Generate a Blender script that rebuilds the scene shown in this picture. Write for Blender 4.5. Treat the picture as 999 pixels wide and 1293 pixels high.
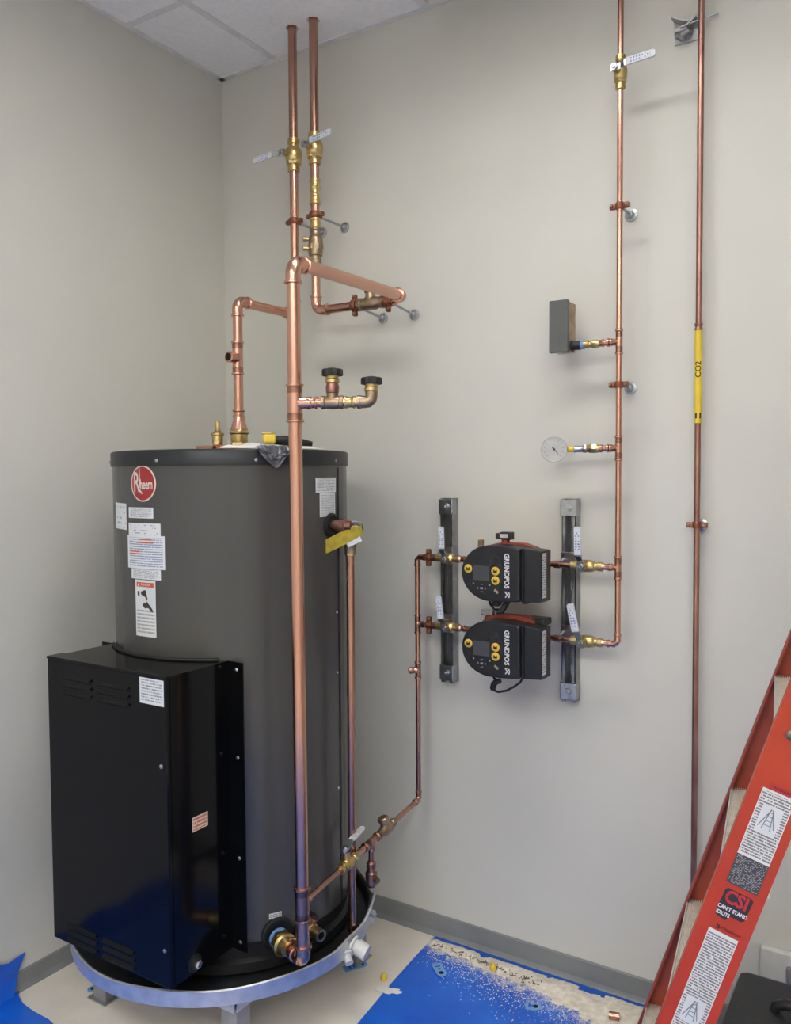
import bpy, bmesh, math, random
from mathutils import Vector, Matrix
random.seed(7)
for o in list(bpy.data.objects): bpy.data.objects.remove(o)
SC = bpy.context.scene
COL = SC.collection
V = Vector
PI = math.pi
R = math.radians

# ------------------------------------------------------------------ camera
CAM_POS = V((2.22, -2.329, 1.5))
yaw, pitch, roll = R(-32.29), R(-2.456), R(0.372)
fw = V((math.sin(yaw)*math.cos(pitch), math.cos(yaw)*math.cos(pitch), math.sin(pitch)))
rt = V((math.cos(yaw), -math.sin(yaw), 0))
dn = fw.cross(rt)
rt2 = rt*math.cos(roll) + dn*math.sin(roll)
dn2 = dn*math.cos(roll) - rt*math.sin(roll)
cam = bpy.data.cameras.new('camera')
cam.sensor_fit = 'HORIZONTAL'; cam.sensor_width = 36; cam.lens = 36*1054.56/999; cam.clip_start = .02
camo = bpy.data.objects.new('camera', cam); COL.objects.link(camo)
m = Matrix((rt2, -dn2, -fw)).transposed().to_4x4(); m.translation = CAM_POS
camo.matrix_world = m
SC.camera = camo

# ------------------------------------------------------------------ world, exposure
W = bpy.data.worlds.new('World'); SC.world = W; W.use_nodes = True
W.node_tree.nodes['Background'].inputs[0].default_value = (.5, .5, .5, 1)
W.node_tree.nodes['Background'].inputs[1].default_value = .03
SC.view_settings.view_transform = 'Standard'; SC.view_settings.look = 'None'
SC.view_settings.exposure = 0.08; SC.view_settings.gamma = 1; SC.view_settings.use_curve_mapping = False
LAMP_NEAR = 20.0       # ceiling troffer close to the back wall
LAMP_FILL = 21.0       # unseen troffers added behind the camera for soft fill

CEIL = 2.963
ROOM_X, ROOM_Y = 4.6, -5.2

# ------------------------------------------------------------------ materials
def srgb(r, g, b):
    f = lambda c: (c/255/12.92) if c/255 <= .04045 else ((c/255+.055)/1.055)**2.4
    return (f(r), f(g), f(b), 1)
class NT:
    def __init__(s, m): s.t = m.node_tree; s.n = s.t.nodes; s.l = s.t.links
    def node(s, kind, **kw):
        n = s.n.new(kind)
        for k, v in kw.items():
            if k.startswith('i_'): pass
            else: setattr(n, k, v)
        return n
    def put(s, sock, v):
        if isinstance(v, bpy.types.NodeSocket): s.l.new(v, sock)
        else: sock.default_value = v
    def math(s, op, a, b=0.0, c=None):
        n = s.n.new('ShaderNodeMath'); n.operation = op
        s.put(n.inputs[0], a); s.put(n.inputs[1], b)
        if c is not None: s.put(n.inputs[2], c)
        return n.outputs[0]
    def mix(s, f, a, b):
        n = s.n.new('ShaderNodeMix'); n.data_type = 'RGBA'
        s.put(n.inputs[0], f); s.put(n.inputs[6], a); s.put(n.inputs[7], b)
        return n.outputs[2]
    def noise(s, scale, detail=3, vec=None, rough=.5):
        n = s.n.new('ShaderNodeTexNoise'); n.inputs['Scale'].default_value = scale
        n.inputs['Detail'].default_value = detail; n.inputs['Roughness'].default_value = rough
        if vec is not None: s.l.new(vec, n.inputs['Vector'])
        return n.outputs['Fac']
    def ramp(s, f, a, b):
        n = s.n.new('ShaderNodeMapRange'); n.clamp = True
        s.put(n.inputs[0], f); n.inputs[1].default_value = a; n.inputs[2].default_value = b
        return n.outputs[0]
MATS = {}
def mat(name, col, rough=.5, metal=0.0, col2=None, scale=20, bump=0.0, bscale=None, stretch=None, rvar=.08, coat=0.0, alpha=1.0, lo=.35, hi=.65, spec=.5):
    m = bpy.data.materials.new(name); m.use_nodes = True; MATS[name] = m
    t = NT(m); b = t.n['Principled BSDF']
    tc = t.n.new('ShaderNodeTexCoord'); vec = tc.outputs['Object']
    if stretch:
        mp = t.n.new('ShaderNodeMapping'); t.l.new(vec, mp.inputs[0]); mp.inputs['Scale'].default_value = stretch; vec = mp.outputs[0]
    nz = t.noise(scale, 4, vec)
    f = t.ramp(nz, lo, hi)
    c2 = col2 if col2 else tuple(min(1, c*.88) for c in col[:3]) + (1,)
    t.l.new(t.mix(f, col, c2), b.inputs['Base Color'])
    b.inputs['Metallic'].default_value = metal
    b.inputs['Specular IOR Level'].default_value = spec
    t.l.new(t.math('ADD', t.math('MULTIPLY', nz, rvar*2), rough-rvar), b.inputs['Roughness'])
    if coat: b.inputs['Coat Weight'].default_value = coat; b.inputs['Coat Roughness'].default_value = .06
    if alpha < 1: b.inputs['Alpha'].default_value = alpha
    if bump:
        bp = t.n.new('ShaderNodeBump'); bp.inputs['Strength'].default_value = bump; bp.inputs['Distance'].default_value = .002
        t.l.new(t.noise(bscale or scale*4, 3, vec), bp.inputs['Height']); t.l.new(bp.outputs[0], b.inputs['Normal'])
    return m
mat('wall_paint', srgb(203, 201, 192), .55, col2=srgb(200, 198, 189), scale=3, bump=.12, bscale=260)
mat('baseboard', srgb(128, 130, 131), .45, col2=srgb(120, 122, 124), scale=8)
mat('floor', srgb(228, 219, 206), .38, col2=srgb(212, 204, 192), scale=5, bump=.03, rvar=.1)
mat('tile', srgb(240, 239, 236), .9, col2=srgb(234, 233, 230), scale=60, bump=.25, bscale=220, spec=.2)
mat('grid', srgb(224, 223, 220), .5)
mat('copper', (.65, .38, .29, 1), .25, 1, col2=(.60, .31, .22, 1), scale=8, stretch=(2, 2, .4), rvar=.03, lo=.2, hi=.8)
mat('copper_dull', (.52, .30, .23, 1), .27, 1, col2=(.44, .23, .165, 1), scale=8, stretch=(2, 2, .4), rvar=.03, lo=.2, hi=.8)
mat('copper_old', (.42, .24, .19, 1), .36, 1, col2=(.30, .15, .12, 1), scale=10, stretch=(3, 3, 1), rvar=.1)
mat('solder_ring', (.83, .52, .38, 1), .2, 1)
mat('brass', (.66, .51, .24, 1), .32, 1, col2=(.52, .38, .16, 1), scale=40)
mat('bronze', (.42, .32, .22, 1), .42, 1, col2=(.30, .21, .13, 1), scale=40, bump=.2)
mat('hanger_brown', (.30, .10, .06, 1), .45, .6, col2=(.2, .07, .04, 1), scale=40)
mat('zinc', (.44, .46, .48, 1), .30, 1, col2=(.36, .38, .40, 1), scale=60)
mat('galv', (.70, .71, .72, 1), .42, .8, col2=(.55, .57, .60, 1), scale=30, rvar=.1)
mat('leg_steel', (.42, .42, .42, 1), .45, .8, col2=(.36, .36, .36, 1), scale=30)
mat('strut_steel', (.36, .37, .38, 1), .36, 1, col2=(.28, .29, .30, 1), scale=30)
mat('tank_grey', srgb(71, 70, 68), .24, .0, col2=srgb(69, 68, 66), scale=2, spec=.45)
mat('black_gloss', srgb(9, 10, 11), .12, 0, col2=srgb(12, 12, 13), scale=6, rvar=.03, bump=.006, bscale=7, spec=.20)
mat('black_plastic', srgb(30, 31, 33), .42, 0, col2=srgb(24, 25, 27), scale=60)
mat('lid_black', srgb(27, 30, 34), .40, 0, col2=srgb(24, 27, 31), scale=8, spec=.4)
mat('rubber', srgb(14, 14, 15), .6)
mat('pump_black', srgb(21, 23, 28), .42, 0, col2=srgb(18, 20, 24), scale=150, bump=.06, bscale=900)
mat('pump_panel', srgb(27, 30, 35), .25)
mat('pump_screen', srgb(66, 70, 74), .15)
mat('pump_red', srgb(150, 62, 42), .5, 0, col2=srgb(128, 48, 34), scale=60, bump=.15)
mat('button_yellow', srgb(226, 184, 66), .4)
mat('white_print', srgb(218, 219, 220), .5, col2=srgb(210, 211, 212))
mat('grey_print', srgb(150, 152, 155), .5)
mat('ink', srgb(24, 24, 26), .5)
mat('logo_red', srgb(152, 40, 40), .35, col2=srgb(146, 38, 38))
mat('logo_cream', srgb(214, 202, 190), .4)
mat('label_white', srgb(208, 210, 211), .5)
mat('label_orange', srgb(196, 84, 48), .5)
mat('handle_white', srgb(205, 208, 214), .35, col2=srgb(196, 199, 206), scale=50)
mat('tag_yellow', srgb(178, 160, 46), .4, .15, col2=srgb(150, 132, 34), scale=60)
mat('tape_yellow', srgb(226, 196, 60), .45)
mat('pvc', srgb(208, 208, 206), .4)
mat('tape_blue', srgb(110, 150, 205), .5)
mat('film_blue', srgb(24, 102, 212), .32, col2=srgb(17, 88, 198), scale=7, bump=.35, bscale=16, rvar=.08)
def dust_film():
    m = MATS['film_blue']; t = NT(m); b = t.n['Principled BSDF']
    tc = t.n.new('ShaderNodeTexCoord'); sp = t.n.new('ShaderNodeSeparateXYZ'); t.l.new(tc.outputs['Object'], sp.inputs[0])
    x, y = sp.outputs[0], sp.outputs[1]
    wd = t.math('ADD', t.math('MULTIPLY', t.ramp(x, .95, 1.65), .20), .07)          # the powder spreads wider towards the ladder
    near = t.math('SUBTRACT', 1.0, t.math('DIVIDE', t.math('ABSOLUTE', t.math('ADD', y, .05)), wd))
    near = t.math('MULTIPLY', near, t.math('GREATER_THAN', x, .9))
    f = t.ramp(t.math('ADD', near, t.math('MULTIPLY', t.math('SUBTRACT', t.noise(38, 8, tc.outputs['Object'], .72), .5), 1.9)), .30, .85)
    sp2 = t.ramp(t.noise(150, 3, tc.outputs['Object'], .6), .66, .74)
    f2 = t.math('MULTIPLY', sp2, t.ramp(t.math('ADD', y, .75), 0.0, .7))
    f2 = t.math('MULTIPLY', f2, t.math('GREATER_THAN', x, .9))
    f = t.math('MINIMUM', t.math('ADD', f, t.math('MULTIPLY', f2, .35)), 1.0)
    old = b.inputs['Base Color'].links[0].from_socket
    t.l.new(t.mix(t.math('MULTIPLY', f, .9), old, srgb(222, 213, 198)), b.inputs['Base Color'])
dust_film()
mat('tape_masking', srgb(26, 88, 186), .5)
mat('tag_blue', srgb(116, 162, 214), .4)
mat('dust', srgb(226, 218, 204), .9, col2=srgb(206, 196, 180), scale=60, bump=.5, bscale=300)
mat('shaving', srgb(92, 88, 80), .6)
mat('paper', srgb(224, 223, 218), .7)
mat('plastic_wrap', srgb(96, 98, 104), .18, col2=srgb(50, 52, 56), scale=60, bump=.8, bscale=90)
mat('ladder_orange', srgb(178, 56, 20), .40, col2=srgb(168, 51, 17), scale=14, stretch=(1, 1, 1))
mat('ladder_brown', srgb(150, 60, 42), .5, col2=srgb(134, 52, 36), scale=20)  # duller, browner tone, used on the whole far side rail
mat('tread', srgb(222, 212, 198), .5, .15, col2=srgb(204, 194, 180), scale=60, bump=.1)
mat('tread_lip', srgb(206, 206, 200), .4, .5)
mat('rivet', srgb(120, 112, 104), .35, .9)
mat('sticker_dark', srgb(52, 42, 40), .4)
mat('sticker_red', srgb(176, 44, 40), .4)
mat('switch_grey', srgb(88, 90, 88), .42, col2=srgb(82, 84, 82))
mat('switch_side', srgb(176, 156, 132), .4, .7, col2=srgb(150, 128, 104), scale=30)
mat('gauge_white', srgb(214, 214, 216), .4)
mat('dark_void', srgb(10, 10, 10), .9)
mat('vent_dark', srgb(34, 33, 34), .6)
mat('case_black', srgb(44, 45, 48), .45, col2=srgb(38, 39, 42), scale=80, bump=.1, bscale=500)
mat('plate_white', srgb(206, 205, 200), .45)
mat('cord_grey', srgb(120, 124, 130), .5)
def label_mat(name, base, ink, lines, density=.45, thick=.55, scale=38, margin=.06, header=None, hfrac=.0):
    m = bpy.data.materials.new(name); m.use_nodes = True; MATS[name] = m
    t = NT(m); b = t.n['Principled BSDF']; b.inputs['Roughness'].default_value = .5
    uv = t.n.new('ShaderNodeUVMap'); sp = t.n.new('ShaderNodeSeparateXYZ'); t.l.new(uv.outputs[0], sp.inputs[0])
    u, v = sp.outputs[0], sp.outputs[1]
    row = t.math('MULTIPLY', v, float(lines))
    line = t.math('LESS_THAN', t.math('FRACT', row), thick)
    cb = t.n.new('ShaderNodeCombineXYZ'); t.l.new(t.math('MULTIPLY', u, float(scale)), cb.inputs[0]); t.l.new(t.math('MULTIPLY', t.math('FLOOR', row), 7.31), cb.inputs[1])
    word = t.math('GREATER_THAN', t.noise(1.0, 1, cb.outputs[0]), density)
    mg = t.math('MULTIPLY', t.math('MULTIPLY', t.math('GREATER_THAN', u, margin), t.math('LESS_THAN', u, 1-margin)),
                t.math('MULTIPLY', t.math('GREATER_THAN', v, margin), t.math('LESS_THAN', v, 1-margin)))
    f = t.math('MULTIPLY', t.math('MULTIPLY', line, word), t.math('MULTIPLY', mg, .8))
    c = t.mix(f, base, ink)
    if header is not None:
        c = t.mix(t.math('GREATER_THAN', v, 1-hfrac), c, header)
    t.l.new(c, b.inputs['Base Color'])
    return m
PW = srgb(208, 210, 211)
label_mat('label_text', PW, srgb(96, 98, 104), 9)
label_mat('label_fine', PW, srgb(128, 130, 134), 16, .40, .5, 60)
label_mat('label_big', PW, srgb(104, 120, 158), 14, .38, .5, 30)
label_mat('label_few', PW, srgb(120, 122, 126), 5, .55, .4, 10)
label_mat('label_ladder', srgb(208, 206, 202), srgb(74, 74, 76), 44, .40, .6, 24, .03)
label_mat('label_ladder_short', srgb(208, 206, 202), srgb(74, 74, 76), 25, .40, .6, 24, .03)
label_mat('label_ladder_dark', srgb(60, 60, 62), srgb(176, 176, 176), 22, .5, .4, 16, .03)
label_mat('label_orange_text', srgb(216, 196, 168), srgb(176, 62, 30), 4, .36, .6, 12)
label_mat('label_blue_print', srgb(208, 211, 217), srgb(80, 96, 150), 9, .46, .55, 3, .1)
label_mat('label_grey_print', srgb(206, 207, 208), srgb(110, 112, 118), 18, .42, .55, 5, .05)
def emis(name, col, s):
    m = bpy.data.materials.new(name); m.use_nodes = True; MATS[name] = m
    t = m.node_tree; t.nodes.remove(t.nodes['Principled BSDF'])
    e = t.nodes.new('ShaderNodeEmission'); e.inputs[0].default_value = col; e.inputs[1].default_value = s
    t.links.new(e.outputs[0], t.nodes['Material Output'].inputs[0])
emis('lamp_near', (1, .985, .95, 1), LAMP_NEAR)
emis('lamp_fill', (1, 1, .99, 1), LAMP_FILL)

# ------------------------------------------------------------------ geometry helpers
def frame(d):
    d = V(d).normalized()
    a = V((0, 0, 1)) if abs(d.z) < .9 else V((1, 0, 0))
    x = a.cross(d).normalized(); y = d.cross(x)
    return x, y, d
class MB:
    """collects shapes in world coordinates; build() links them as one mesh object"""
    def __init__(s): s.v = []; s.f = []; s.sm = []; s.uv = {}
    def add(s, vs, fs, smooth=False):
        k = len(s.v); s.v += [V(p) for p in vs]
        for f in fs: s.f.append(tuple(i+k for i in f)); s.sm.append(smooth)
        return s
    def box(s, c, size, rot=None, bev=0.0):
        c = V(c); h = V(size)/2
        if bev <= 0:
            vs = [V((x*h.x, y*h.y, z*h.z)) for x in (-1, 1) for y in (-1, 1) for z in (-1, 1)]
            fs = [(0, 1, 3, 2), (4, 6, 7, 5), (0, 4, 5, 1), (2, 3, 7, 6), (0, 2, 6, 4), (1, 5, 7, 3)]
        else:
            bm = bmesh.new(); bmesh.ops.create_cube(bm, size=1)
            for q in bm.verts: q.co = V((q.co.x*size[0], q.co.y*size[1], q.co.z*size[2]))
            bmesh.ops.bevel(bm, geom=bm.edges[:], offset=bev, segments=2, profile=.5, affect='EDGES')
            bm.verts.index_update()
            vs = [q.co.copy() for q in bm.verts]; fs = [tuple(q.index for q in f.verts) for f in bm.faces]; bm.free()
        if rot is not None: vs = [rot @ q for q in vs]
        return s.add([c+q for q in vs], fs)
    def b2(s, lo, hi, bev=0.0):
        lo, hi = V(lo), V(hi); return s.box((lo+hi)/2, hi-lo, None, bev)
    def lathe(s, p, d, prof, n=20, caps=True, smooth=True):
        """prof: list of (t along d from p, radius)"""
        x, y, z = frame(d); p = V(p); vs = []; fs = []
        for t, r in prof:
            for i in range(n):
                a = 2*PI*i/n; vs.append(p + z*t + (x*math.cos(a)+y*math.sin(a))*r)
        for k in range(len(prof)-1):
            for i in range(n):
                j = (i+1) % n; fs.append((k*n+i, k*n+j, (k+1)*n+j, (k+1)*n+i))
        s.add(vs, fs, smooth)
        if caps:
            L = (len(prof)-1)*n; base = len(s.v)-len(vs)
            s.f.append(tuple(base+i for i in range(n))[::-1]); s.sm.append(False)
            s.f.append(tuple(base+L+i for i in range(n))); s.sm.append(False)
        return s
    def cyl(s, p, q, r, n=20, r2=None):
        p, q = V(p), V(q); L = (q-p).length
        return s.lathe(p, q-p, [(0, r), (L, r if r2 is None else r2)], n)
    def hexn(s, p, d, t0, t1, r):
        return s.lathe(p, d, [(t0, r*.96), (t0+.001, r), (t1-.001, r), (t1, r*.96)], 6, smooth=False)
    def ring(s, p, d, r, w, ro):
        return s.lathe(V(p)-V(d).normalized()*w/2, d, [(0, r), (w*.25, ro), (w*.75, ro), (w, r)], 20)
    def sweep(s, pts, r, n=16, caps=True, closed=False):
        pts = [V(p) for p in pts]; vs = []; fs = []
        N = len(pts); up = None
        for k in range(N):
            a = pts[max(0, k-1)]; b = pts[min(N-1, k+1)]; d = (b-a).normalized()
            if up is None: up = frame(d)[0]
            x = (up - d*up.dot(d)).normalized(); y = d.cross(x); up = x
            rr = r[k] if isinstance(r, (list, tuple)) else r
            for i in range(n):
                t = 2*PI*i/n; vs.append(pts[k]+(x*math.cos(t)+y*math.sin(t))*rr)
        for k in range(N-1):
            for i in range(n):
                j = (i+1) % n; fs.append((k*n+i, k*n+j, (k+1)*n+j, (k+1)*n+i))
        base = len(s.v); s.add(vs, fs, True)
        if caps:
            s.f.append(tuple(base+i for i in range(n))[::-1]); s.sm.append(False)
            s.f.append(tuple(base+(N-1)*n+i for i in range(n))); s.sm.append(False)
        return s
    def prism(s, poly, o, ux, uy, th, bev=0.0):
        """poly: 2D outline; o origin, ux/uy axes; extruded by th along ux x uy"""
        o, ux, uy = V(o), V(ux).normalized(), V(uy).normalized(); nz = ux.cross(uy)
        if bev:
            cx = sum(p[0] for p in poly)/len(poly); cy = sum(p[1] for p in poly)/len(poly)
            def shr(p):
                dx, dy = p[0]-cx, p[1]-cy; L = math.hypot(dx, dy) or 1; k = max(0, (L-bev)/L); return (cx+dx*k, cy+dy*k)
            rings = [(poly, 0), (poly, th-bev), ([shr((p[0], p[1])) for p in poly], th)]
            mid = [(p[0]+(q[0]-p[0])*.3, p[1]+(q[1]-p[1])*.3) for p, q in zip(poly, rings[2][0])]
            rings.insert(2, (mid, th-bev*.3))
        else: rings = [(poly, 0), (poly, th)]
        n = len(poly); vs = []
        for pl, h in rings: vs += [o+ux*p[0]+uy*p[1]+nz*h for p in pl]
        fs = []
        for k in range(len(rings)-1):
            for i in range(n):
                j = (i+1) % n; fs.append((k*n+i, k*n+j, (k+1)*n+j, (k+1)*n+i))
        s.add(vs, fs)
        b = len(s.v)-len(vs)
        s.f.append(tuple(b+i for i in range(n))[::-1]); s.sm.append(False)
        s.f.append(tuple(b+(len(rings)-1)*n+i for i in range(n))); s.sm.append(False)
        return s
    def quad(s, o, ux, uy, w, h, th=0.0):
        """flat UV-mapped plate with its lower-left corner at o"""
        o, ux, uy = V(o), V(ux).normalized(), V(uy).normalized(); nz = ux.cross(uy)
        base = len(s.v); top = [o+nz*th, o+ux*w+nz*th, o+ux*w+uy*h+nz*th, o+uy*h+nz*th]
        s.add(top, [(0, 1, 2, 3)]); s.uv[len(s.f)-1] = [(0, 0), (1, 0), (1, 1), (0, 1)]
        if th > 0:
            bot = [q-nz*th for q in top]; k = len(s.v)
            s.v += bot
            for i in range(4):
                j = (i+1) % 4; s.f.append((k+i, k+j, base+j, base+i)); s.sm.append(False)
            s.f.append((k+3, k+2, k+1, k)); s.sm.append(False)
        return s
    def build(s, name, material, parent=None):
        off = WOFF.get(parent, V((0, 0, 0))) if parent else V((0, 0, 0))
        me = bpy.data.meshes.new(name)
        me.from_pydata([tuple(q-off) for q in s.v], [], s.f)
        for p, sm in zip(me.polygons, s.sm): p.use_smooth = sm
        if any(s.sm): me.set_sharp_from_angle(angle=R(38))
        if s.uv:
            ul = me.uv_layers.new(name='UVMap')
            for fi, uvs in s.uv.items():
                for li, uv in zip(me.polygons[fi].loop_indices, uvs): ul.data[li].uv = uv
        me.materials.append(MATS[material]); me.update()
        o = bpy.data.objects.new(name, me); COL.objects.link(o)
        if parent: o.parent = parent
        WOFF[o] = off
        return o
WOFF = {}
def tag(o, label, cat, group=None):
    o['label'] = label; o['category'] = cat
    if group: o['group'] = group
    return o
def thing(name, label, cat, loc=(0, 0, 0), group=None):
    o = bpy.data.objects.new(name, None); COL.objects.link(o); o.location = loc; o.empty_display_size = .05
    WOFF[o] = V(loc); return tag(o, label, cat, group)
def struct(o): o['kind'] = 'structure'; return o
def text2d(body, size, align='CENTER', sx=1.0, sy=1.0, bold=0.0):
    c = bpy.data.curves.new('lettering', 'FONT'); c.body = body; c.size = size; c.align_x = align; c.align_y = 'CENTER'; c.resolution_u = 3
    c.offset = bold
    o = bpy.data.objects.new('lettering', c); COL.objects.link(o)
    dg = bpy.context.evaluated_depsgraph_get(); ev = o.evaluated_get(dg); me = ev.to_mesh()
    vs = [(q.co.x*sx, q.co.y*sy) for q in me.vertices]; fs = [tuple(p.vertices) for p in me.polygons]
    ev.to_mesh_clear(); bpy.data.objects.remove(o); bpy.data.curves.remove(c)
    return vs, fs
def lettering(mb, body, size, o, ux, uy, **kw):
    vs, fs = text2d(body, size, **kw); o, ux, uy = V(o), V(ux).normalized(), V(uy).normalized()
    mb.add([o+ux*x+uy*y for x, y in vs], fs); return mb

# ------------------------------------------------------------------ the room
X0, Y0 = 0.0, 0.0
struct(MB().b2((-.1, ROOM_Y-.1, -.1), (ROOM_X+.1, .1, 0)).build('floor', 'floor'))
struct(MB().b2((0, 0, 0), (ROOM_X, .1, CEIL+.5)).build('wall_back', 'wall_paint'))
struct(MB().b2((-.1, ROOM_Y, 0), (0, .1, CEIL+.5)).build('wall_left', 'wall_paint'))
struct(MB().b2((ROOM_X, ROOM_Y, 0), (ROOM_X+.1, .1, CEIL+.5)).build('wall_right', 'wall_paint'))
struct(MB().b2((0, ROOM_Y-.1, 0), (ROOM_X, ROOM_Y, CEIL+.5)).build('wall_front', 'wall_paint'))
def base_strip(p, q, h, side):
    p, q = V(p), V(q); d = (q-p); L = d.length; ux = d.normalized(); n = V((0, 0, 1)).cross(ux)*side
    prof = [(0, 0), (.016, 0), (.008, .006), (.005, .014), (.005, h-.003), (.003, h), (0, h)]
    mb = MB(); k = len(prof)
    mb.add([p+n*a+V((0, 0, b)) for a, b in prof]+[q+n*a+V((0, 0, b)) for a, b in prof],
           [(i, (i+1) % k, k+(i+1) % k, k+i) for i in range(k)]+[tuple(range(k)), tuple(range(k, 2*k))[::-1]])
    return mb
struct(base_strip((0.006, 0, 0), (ROOM_X, 0, 0), .070, -1).build('baseboard_back', 'baseboard'))
struct(base_strip((0, 0, 0), (0, ROOM_Y, 0), .056, 1).build('baseboard_left', 'baseboard'))
# suspended ceiling: a grid with tiles, each tile a piece of its own
ceiling = struct(MB().b2((-.1, ROOM_Y-.1, CEIL+.45), (ROOM_X+.1, .1, CEIL+.5)).build('ceiling', 'tile'))
gx = [0, .271, .877, 1.486, 2.096, 2.705, 3.315, 3.924, ROOM_X]
gy = [0, -.443, -.80, -1.105, -1.66, -2.27, -2.88, -3.49, -4.1, -4.71, ROOM_Y]
gm = MB()
for x in gx[1:-1]: gm.b2((x-.012, ROOM_Y, CEIL), (x+.012, 0, CEIL+.004))
for y in gy[1:-1]: gm.b2((0, y-.012, CEIL+.0005), (ROOM_X, y+.012, CEIL+.0045))
gm.b2((0, -.02, CEIL-.001), (ROOM_X, 0, CEIL+.003)).b2((0, ROOM_Y, CEIL-.001), (.02, 0, CEIL+.003))
gm.build('ceiling_grid', 'grid', ceiling)
lamps = {(2, 2), (3, 2), (2, 6), (3, 6), (5, 6), (6, 6), (2, 8), (3, 8), (5, 8), (6, 8)}
PIPE_HOLES = [(.449, -.14), (.536, -.14), (1.521, -.09), (1.716, -.04)]
tile_cache = {}
for i in range(len(gx)-1):
    for j in range(len(gy)-1):
        if (i, j) in lamps or (i, j) == (2, 0): continue
        x0, x1, y1, y0 = gx[i]+.010, gx[i+1]-.010, gy[j]-.010, gy[j+1]+.010
        holes = [h for h in PIPE_HOLES if x0 < h[0] < x1 and y0 < h[1] < y1]
        if holes:
            cu = bpy.data.curves.new('ceiling_tile', 'CURVE'); cu.dimensions = '2D'; cu.fill_mode = 'BOTH'; cu.extrude = .007
            def spl(pts):
                s = cu.splines.new('POLY'); s.points.add(len(pts)-1); s.use_cyclic_u = True
                for k, p in enumerate(pts): s.points[k].co = (p[0], p[1], 0, 1)
            spl([(x0, y0), (x1, y0), (x1, y1), (x0, y1)])
            for h in holes: spl([(h[0]+.021*math.cos(a*PI/12), h[1]+.021*math.sin(a*PI/12)) for a in range(24)])
            to = bpy.data.objects.new('t', cu); COL.objects.link(to)
            dg = bpy.context.evaluated_depsgraph_get(); me = bpy.data.meshes.new_from_object(to.evaluated_get(dg))
            bpy.data.objects.remove(to); me.materials.clear(); me.materials.append(MATS['tile'])
            o = bpy.data.objects.new('ceiling_tile', me); COL.objects.link(o); o.location = (0, 0, CEIL+.010); o.parent = ceiling
        else:
            key = (round(x1-x0, 3), round(y1-y0, 3))
            if key not in tile_cache:
                o = MB().box((0, 0, 0), (key[0], key[1], .014)).build('ceiling_tile', 'tile', ceiling); tile_cache[key] = o.data
            else:
                o = bpy.data.objects.new('ceiling_tile', tile_cache[key]); COL.objects.link(o); o.parent = ceiling
            o.location = ((x0+x1)/2, (y0+y1)/2, CEIL+.010)
def troffer(x0, x1, y0, y1, material, label):
    t = thing('ceiling_light', label, 'light', ((x0+x1)/2, (y0+y1)/2, CEIL), 'ceiling troffers')
    w = .022
    f = MB()
    for a, b in (((x0, y0), (x1, y0+w)), ((x0, y1-w), (x1, y1)), ((x0, y0+w), (x0+w, y1-w)), ((x1-w, y0+w), (x1, y1-w))):
        f.b2((a[0], a[1], CEIL-.004), (b[0], b[1], CEIL+.085))
    f.build('frame', 'grid', t)
    MB().b2((x0+w, y0+w, CEIL+.070), (x1-w, y1-w, CEIL+.080)).build('diffuser', material, t)
troffer(.877, 2.096, -1.105, -.80, 'lamp_near', 'ceiling light panel nearest the back wall')
troffer(.877, 2.096, -3.49, -2.88, 'lamp_fill', 'added unseen fill panel in the ceiling just behind the camera')  # this and the next three are unseen panels, spread out to soften the fill
troffer(2.705, 3.924, -3.49, -2.88, 'lamp_fill', 'added unseen fill panel in the ceiling behind the camera on the right')
troffer(.877, 2.096, -4.71, -4.10, 'lamp_fill', 'added unseen fill panel in the ceiling beside the front wall on the left')
troffer(2.705, 3.924, -4.71, -4.10, 'lamp_fill', 'added unseen fill panel in the ceiling beside the front wall on the right')
v = thing('air_vent', 'dark louvred air vent in the ceiling beside the back wall', 'vent', (1.18, -.22, CEIL))
fr = MB()
for a, b in (((.887, -.024), (1.476, -.014)), ((.887, -.431), (1.476, -.421)), ((.887, -.421), (.897, -.024)), ((1.466, -.421), (1.476, -.024))):
    fr.b2((a[0], a[1], CEIL-.004), (b[0], b[1], CEIL+.01))
fr.build('frame', 'grid', v)
MB().b2((.90, -.42, CEIL+.05), (1.46, -.03, CEIL+.054)).build('backing', 'vent_dark', v)
for k in range(8):
    MB().box((1.1815, -.048-.049*k, CEIL+.018), (.565, .034, .002), Matrix.Rotation(R(40), 3, 'X')).build('slat', 'vent_dark', v)

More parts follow.
